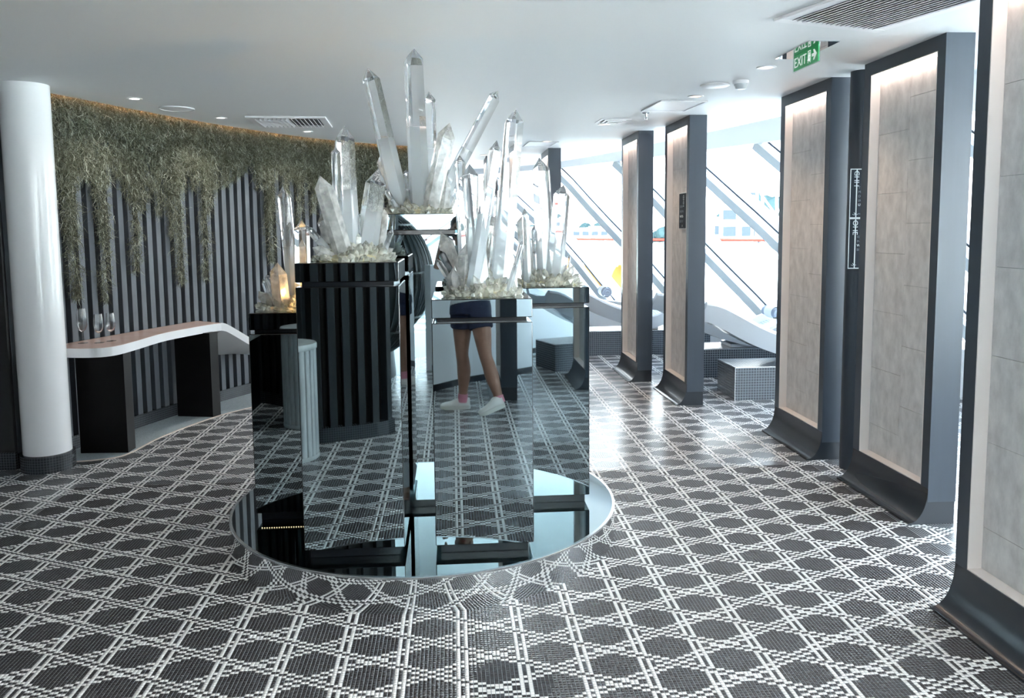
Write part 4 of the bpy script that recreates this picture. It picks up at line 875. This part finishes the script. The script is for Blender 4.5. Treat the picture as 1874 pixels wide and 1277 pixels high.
body = remesh('body', b, .0058, M_skin, t, 3)
b = bmesh.new(); loft(b, [(.152, -2.79, 1.0), (.155, -2.79, .93), (.155, -2.785, .86)], [(.104, .165), (.118, .182), (.117, .186)], 28); 
for q in (Ls, Rs): loft(b, [q[0], tuple((np.array(q[0])*.5+np.array(q[1])*.5)), tuple(np.array(q[1])*.9+np.array(q[0])*.1)], [(.104, .108), (.102, .106), (.100, .104)], 24)
remesh('shorts', b, .009, M_navy, t, 2)
b = bmesh.new(); loft(b, [(.154, -2.788, .95), (.14, -2.83, 1.08), (.125, -2.89, 1.22), (.105, -2.945, 1.34), (.09, -2.975, 1.425)], [(.122, .184), (.104, .146), (.112, .158), (.114, .182), (.07, .12)], 28)
for sh, el in (((-.075, -2.975, 1.385), (-.16, -2.93, 1.20)), ((.255, -2.965, 1.385), (.30, -2.90, 1.20))): loft(b, [tuple(np.array(sh)*.9+np.array((.09, -2.97, 1.39))*.1), tuple(np.array(sh)*.7+np.array(el)*.3), tuple(np.array(sh)*.45+np.array(el)*.55)], [(.066, .066), (.062, .062), (.06, .06)], 20)
remesh('tee_shirt', b, .009, M_tee, t, 2)
b = bmesh.new(); ell(b, (.068, -2.992, 1.645), (.085, .098, .098)); ell(b, (.068, -3.05, 1.57), (.078, .05, .11)); hb = remesh('hair', b, .008, M_hair, t, 2)
for dx in (-.03, .03): put(obj('eye', lathe(bmesh.new(), [(0, -.008), (.008, -.004), (.009, 0), (.008, .004), (0, .008)], 16, (0, 0)), M_eye), t).location = (.067+dx, -2.887, 1.622)
b = bmesh.new(); tube(b, [(.045, -2.884, 1.556), (.066, -2.880, 1.555), (.087, -2.884, 1.556)], [.003, .005, .003], 8); put(obj('mouth', b, M_lip), t)
for q in (Ls, Rs):
    b = bmesh.new(); p0, p1 = np.array(q[-1]), np.array(q[-2]); loft(b, [tuple(p0-(p1-p0)*.25), tuple(p0), tuple(p0+(p1-p0)*.45), tuple(p0+(p1-p0)*.62)], [(.042, .045), (.040, .044), (.0405, .0435), (.043, .046)], 22); put(obj('sock', b, M_pink, None, 60), t)
def shoe(heel, toe, lift, ang):
    """trainer from heel to toe; heel raised by lift"""
    h, q = Vector(heel), Vector(toe); ax = (q-h); L = ax.length; ax.normalize(); sd_ = Vector((0, 0, 1)).cross(ax).normalized(); upv = ax.cross(sd_)
    b = bmesh.new(); st = [(-.015, .026, .020, .070), (.03, .036, .045, .085), (.075, .038, .058, .088), (.12, .040, .042, .062), (.17, .046, .032, .044), (.215, .043, .026, .036), (.25, .026, .016, .024)]; rings = []
    for x, hw, cz, hz in st:
        rings.append([b.verts.new(h+ax*(x*L/.25)+sd_*(hw*cos(a_)*(1 if sin(a_) < .3 else .86))+upv*(.03+max(0, hz*.95*(sin(a_)+.35)/1.35))) for a_ in np.linspace(-.6, pi+.6, 14)])
    for r0, r1 in zip(rings, rings[1:]):
        for k in range(13): b.faces.new((r0[k], r0[k+1], r1[k+1], r1[k]))
        b.faces.new((r0[13], r0[0], r1[0], r1[13]))
    b.faces.new(rings[0][::-1]); b.faces.new(rings[-1]); bmesh.ops.recalc_face_normals(b, faces=b.faces); s = put(obj('shoe', b, M_shoe, None, 80), t)
    b = bmesh.new(); lo, hi = [], []; outl = [(-.02, 0), (-.012, .030), (.04, .041), (.11, .042), (.17, .050), (.22, .046), (.255, .026), (.262, 0)]; outl = outl+[(x, -y) for x, y in outl[-2:0:-1]]
    for x, y in outl:
        bend = .012*max(0, (x-.19)/.07)**2; p = h+ax*(x*L/.25)+sd_*y; lo.append(b.verts.new(p+upv*(.001+bend))); hi.append(b.verts.new(p+upv*(.034+bend*.5)))
    n = len(lo); b.faces.new(lo[::-1]); b.faces.new(hi)
    for k in range(n): b.faces.new((lo[k], lo[(k+1) % n], hi[(k+1) % n], hi[k]))
    bmesh.ops.recalc_face_normals(b, faces=b.faces); o = obj('sole', b, M_sole, s, 40)
    b = bmesh.new()
    for i in range(4):
        x = .095+i*.022; zc = .105-.016*i; tube(b, [h+ax*(x*L/.25)+sd_*-.024+upv*(zc-.016), h+ax*(x*L/.25)+upv*zc, h+ax*(x*L/.25)+sd_*.024+upv*(zc-.016)], .0035, 6)
    obj('laces', b, M_shoe, s)
shoe((.125, -2.868, 0), (-.115, -2.862, 0), 0, 0); shoe((.425, -2.572, .075), (.225, -2.545, .002), .07, 0)
t = thing('phone', 'black phone held up by the person in shorts', 'phone', (.0135, -2.741, 1.5655)); obj('case', bx(-.08, .08, -.0045, .0035, -.038, .038, .003), M_phone, t); obj('camera_bump', bx(-.02, .02, .0034, .0055, .015, .034, .001), M_phone, t)
# ------------------------------------------------------------------ outside
dk = [tuple(p) for p in FAC.line(-.14, 80)]
railp = catmull([(-14, 22), (-4, 24.2), (0, 23.6), (3.4, 21), (7.4, 15.9), (11, 9), (12.5, 2), (12, -6), (9, -13), (2, -19), (-8, -21)], 8)
b = bmesh.new(); V = [(-14, 22)]+[tuple(p) for p in railp]; prism(b, [tuple(p) for p in railp]+[(-14, -20), (-14, 22)], -.3, -.012); struct('ground_deck', b, M_deck, label='pale open deck outside the windows')
t = thing('deck_railing', 'glass deck railing with a red-brown top rail', 'railing')
b = bmesh.new(); tube(b, [(p[0], p[1], 1.26) for p in railp], .035, 8); obj('top_rail', b, M_rail, t, 60)
obj('glass_panel', prism_strip(bmesh.new(), [tuple(p) for p in railp], [tuple(p*1.0008) for p in railp], .05, 1.2), M_railglass, t)
me = bpy.data.meshes.new('post'); b = bmesh.new(); lathe(b, [(0, -.02), (.025, -.02), (.025, 1.25), (0, 1.25)], 8); b.to_mesh(me); b.free(); me.materials.append(M_white)
for p in railp[::2]: o = bpy.data.objects.new('post', me); C.objects.link(o); o.parent = t; o.location = (p[0], p[1], 0)
def egg(x, y, lab):
    t = thing('deck_chair', lab, 'chair', (x, y, -.012)); t.scale = (.6,)*3; b = bmesh.new(); bmesh.ops.create_uvsphere(b, u_segments=24, v_segments=16, radius=1); bmesh.ops.delete(b, geom=[v for v in b.verts if v.co.y < -.35 and v.co.z > -.3], context='VERTS'); bmesh.ops.transform(b, matrix=Matrix.Translation((0, 0, .95)) @ Matrix.Diagonal((.42, .42, .62, 1)), verts=b.verts)
    bmesh.ops.solidify(b, geom=b.faces[:], thickness=.03); obj('seat_shell', b, M_yel, t, 70); obj('pedestal', lathe(bmesh.new(), [(0, 0), (.3, 0), (.3, .03), (.06, .06), (.05, .36), (.1, .38), (0, .38)], 28), M_yel, t, 50)
egg(2.60, 12.4, 'yellow egg chair on the deck beyond the farthest lounger'); egg(3.2, 12.2, 'second yellow egg chair on the deck, beside the slim far pillar')
struct('ground_land', bx(-900, 1400, 30, 1600, -27, -25), mat('pale_land', srgb(196, 200, 196), .9))
struct('ground_land_east', bx(30, 1400, -900, 30, -27, -25), MATS['pale_land'])
def far_building(x, y, wx, wy, z1, nf, nw, lab, roof=None, rz=0):
    t = thing('apartment_block', lab, 'building', (x, y, -25), rz); obj('wall', bx(-wx, wx, -wy, wy, 0, z1+25), M_bld, t)
    obj('roof', bx(-wx-.3, wx+.3, -wy-.3, wy+.3, z1+25, z1+25.5), roof or M_bld, t)
    for f in range(nf):
        for k in range(nw):
            xx = -wx+(2*wx)*(k+.5)/nw; zz = z1+25-2.2-f*3.1; obj('window', bx(xx-wx/nw*.7, xx+wx/nw*.7, -wy-.12, -wy+.05, zz-.9, zz+.9), M_bwin, t)
    return t
far_building(54, 146, 3.4, 3, 9.0, 3, 2, 'white apartment block with dark windows seen past the signed pillar', None, -.3)
far_building(62, 160, 8, 5, 3.0, 2, 6, 'lower long building right of the white apartment block', None, -.3)
for i, (a_, D, wd, z1, lab) in enumerate(((.105, 420, 16, 1.8, 'long low white far building at the left of the skyline'), (.165, 380, 15, 1.0, 'low pale far building with dark windows, mid skyline'), (.135, 470, 10, 3, 'far building with terracotta roof on the skyline'), (.20, 430, 13, 1.6, 'pale far building just left of the slim far pillar'))):
    far_building(D*sin(a_), D*cos(a_)-2.7, wd, 6, z1, 1, 7, lab, M_roofr if i == 2 else None, -a_)
def far_tree(x, y, r, z, lab, g):
    t = thing('tree', lab, 'tree', (x, y, -25), 0, g); b = bmesh.new()
    for _ in range(7):
        s = bmesh.new(); bmesh.ops.create_icosphere(s, subdivisions=2, radius=r*random.uniform(.5, .75)); merge(b, s, Matrix.Translation((random.uniform(-.6, .6)*r, random.uniform(-.6, .6)*r, 25+z-r*random.uniform(.6, 1.1))))
    for v in b.verts: v.co += Vector((random.uniform(-1, 1), random.uniform(-1, 1), random.uniform(-1, 1)))*r*.07
    obj('crown', b, M_land, t); obj('trunk', lathe(bmesh.new(), [(r*.12, 0), (r*.09, 25+z-r)], 8), M_hair, t)
b = bmesh.new()
for i in range(30):
    a_ = .0+.29*i/29+random.uniform(-.004, .004); D = random.uniform(520, 640); rr_ = random.uniform(5, 9); z = random.uniform(2.0, 5.5)
    for _ in range(5):
        s = bmesh.new(); bmesh.ops.create_icosphere(s, subdivisions=2, radius=rr_*random.uniform(.5, .8)); merge(b, s, Matrix.Translation((D*sin(a_)+random.uniform(-7, 7), D*cos(a_)+random.uniform(-7, 7), z-rr_*random.uniform(.6, 1.6))))
for v in b.verts: v.co += Vector((random.uniform(-1, 1), random.uniform(-1, 1), random.uniform(-1, 1)))*.6
o = tagm(obj('treeline', b, M_land), 'hazy line of far trees along the skyline behind the houses', 'trees', None, 'stuff')
for a_, D, rr_, z, lab in ((.348, 205, 4.6, 7.0, 'round blue-green tree nearest the white apartment block'), (.385, 190, 5.2, 9.0, 'broad blue-green tree in the middle of the taller far trees'), (.425, 210, 6.0, 11.0, 'tallest blue-green far tree, beside the third pillar')): far_tree(D*sin(a_), D*cos(a_), rr_, z, lab, 'taller trees at the right of the skyline')
t = thing('lattice_mast', 'white lattice mast beyond the deck railing', 'mast', (20.5, 48, -25)); b = bmesh.new()
for sx_ in (-1, 1):
    for sy_ in (-1, 1): tube(b, [(sx_*1.0, sy_*1.0, 0), (sx_*.8, sy_*.8, 28.6)], .09, 6)
obj('leg_set', b, M_white, t); b = bmesh.new()
for k in range(11):
    z = k*2.6; tube(b, [(-1, -1, z), (1, -1, z+2.6)], .06, 5); tube(b, [(1, -1, z), (-1, -1, z+2.6)], .06, 5); tube(b, [(-1, -1, z+2.6), (1, -1, z+2.6)], .06, 5)
obj('bracing', b, M_white, t)
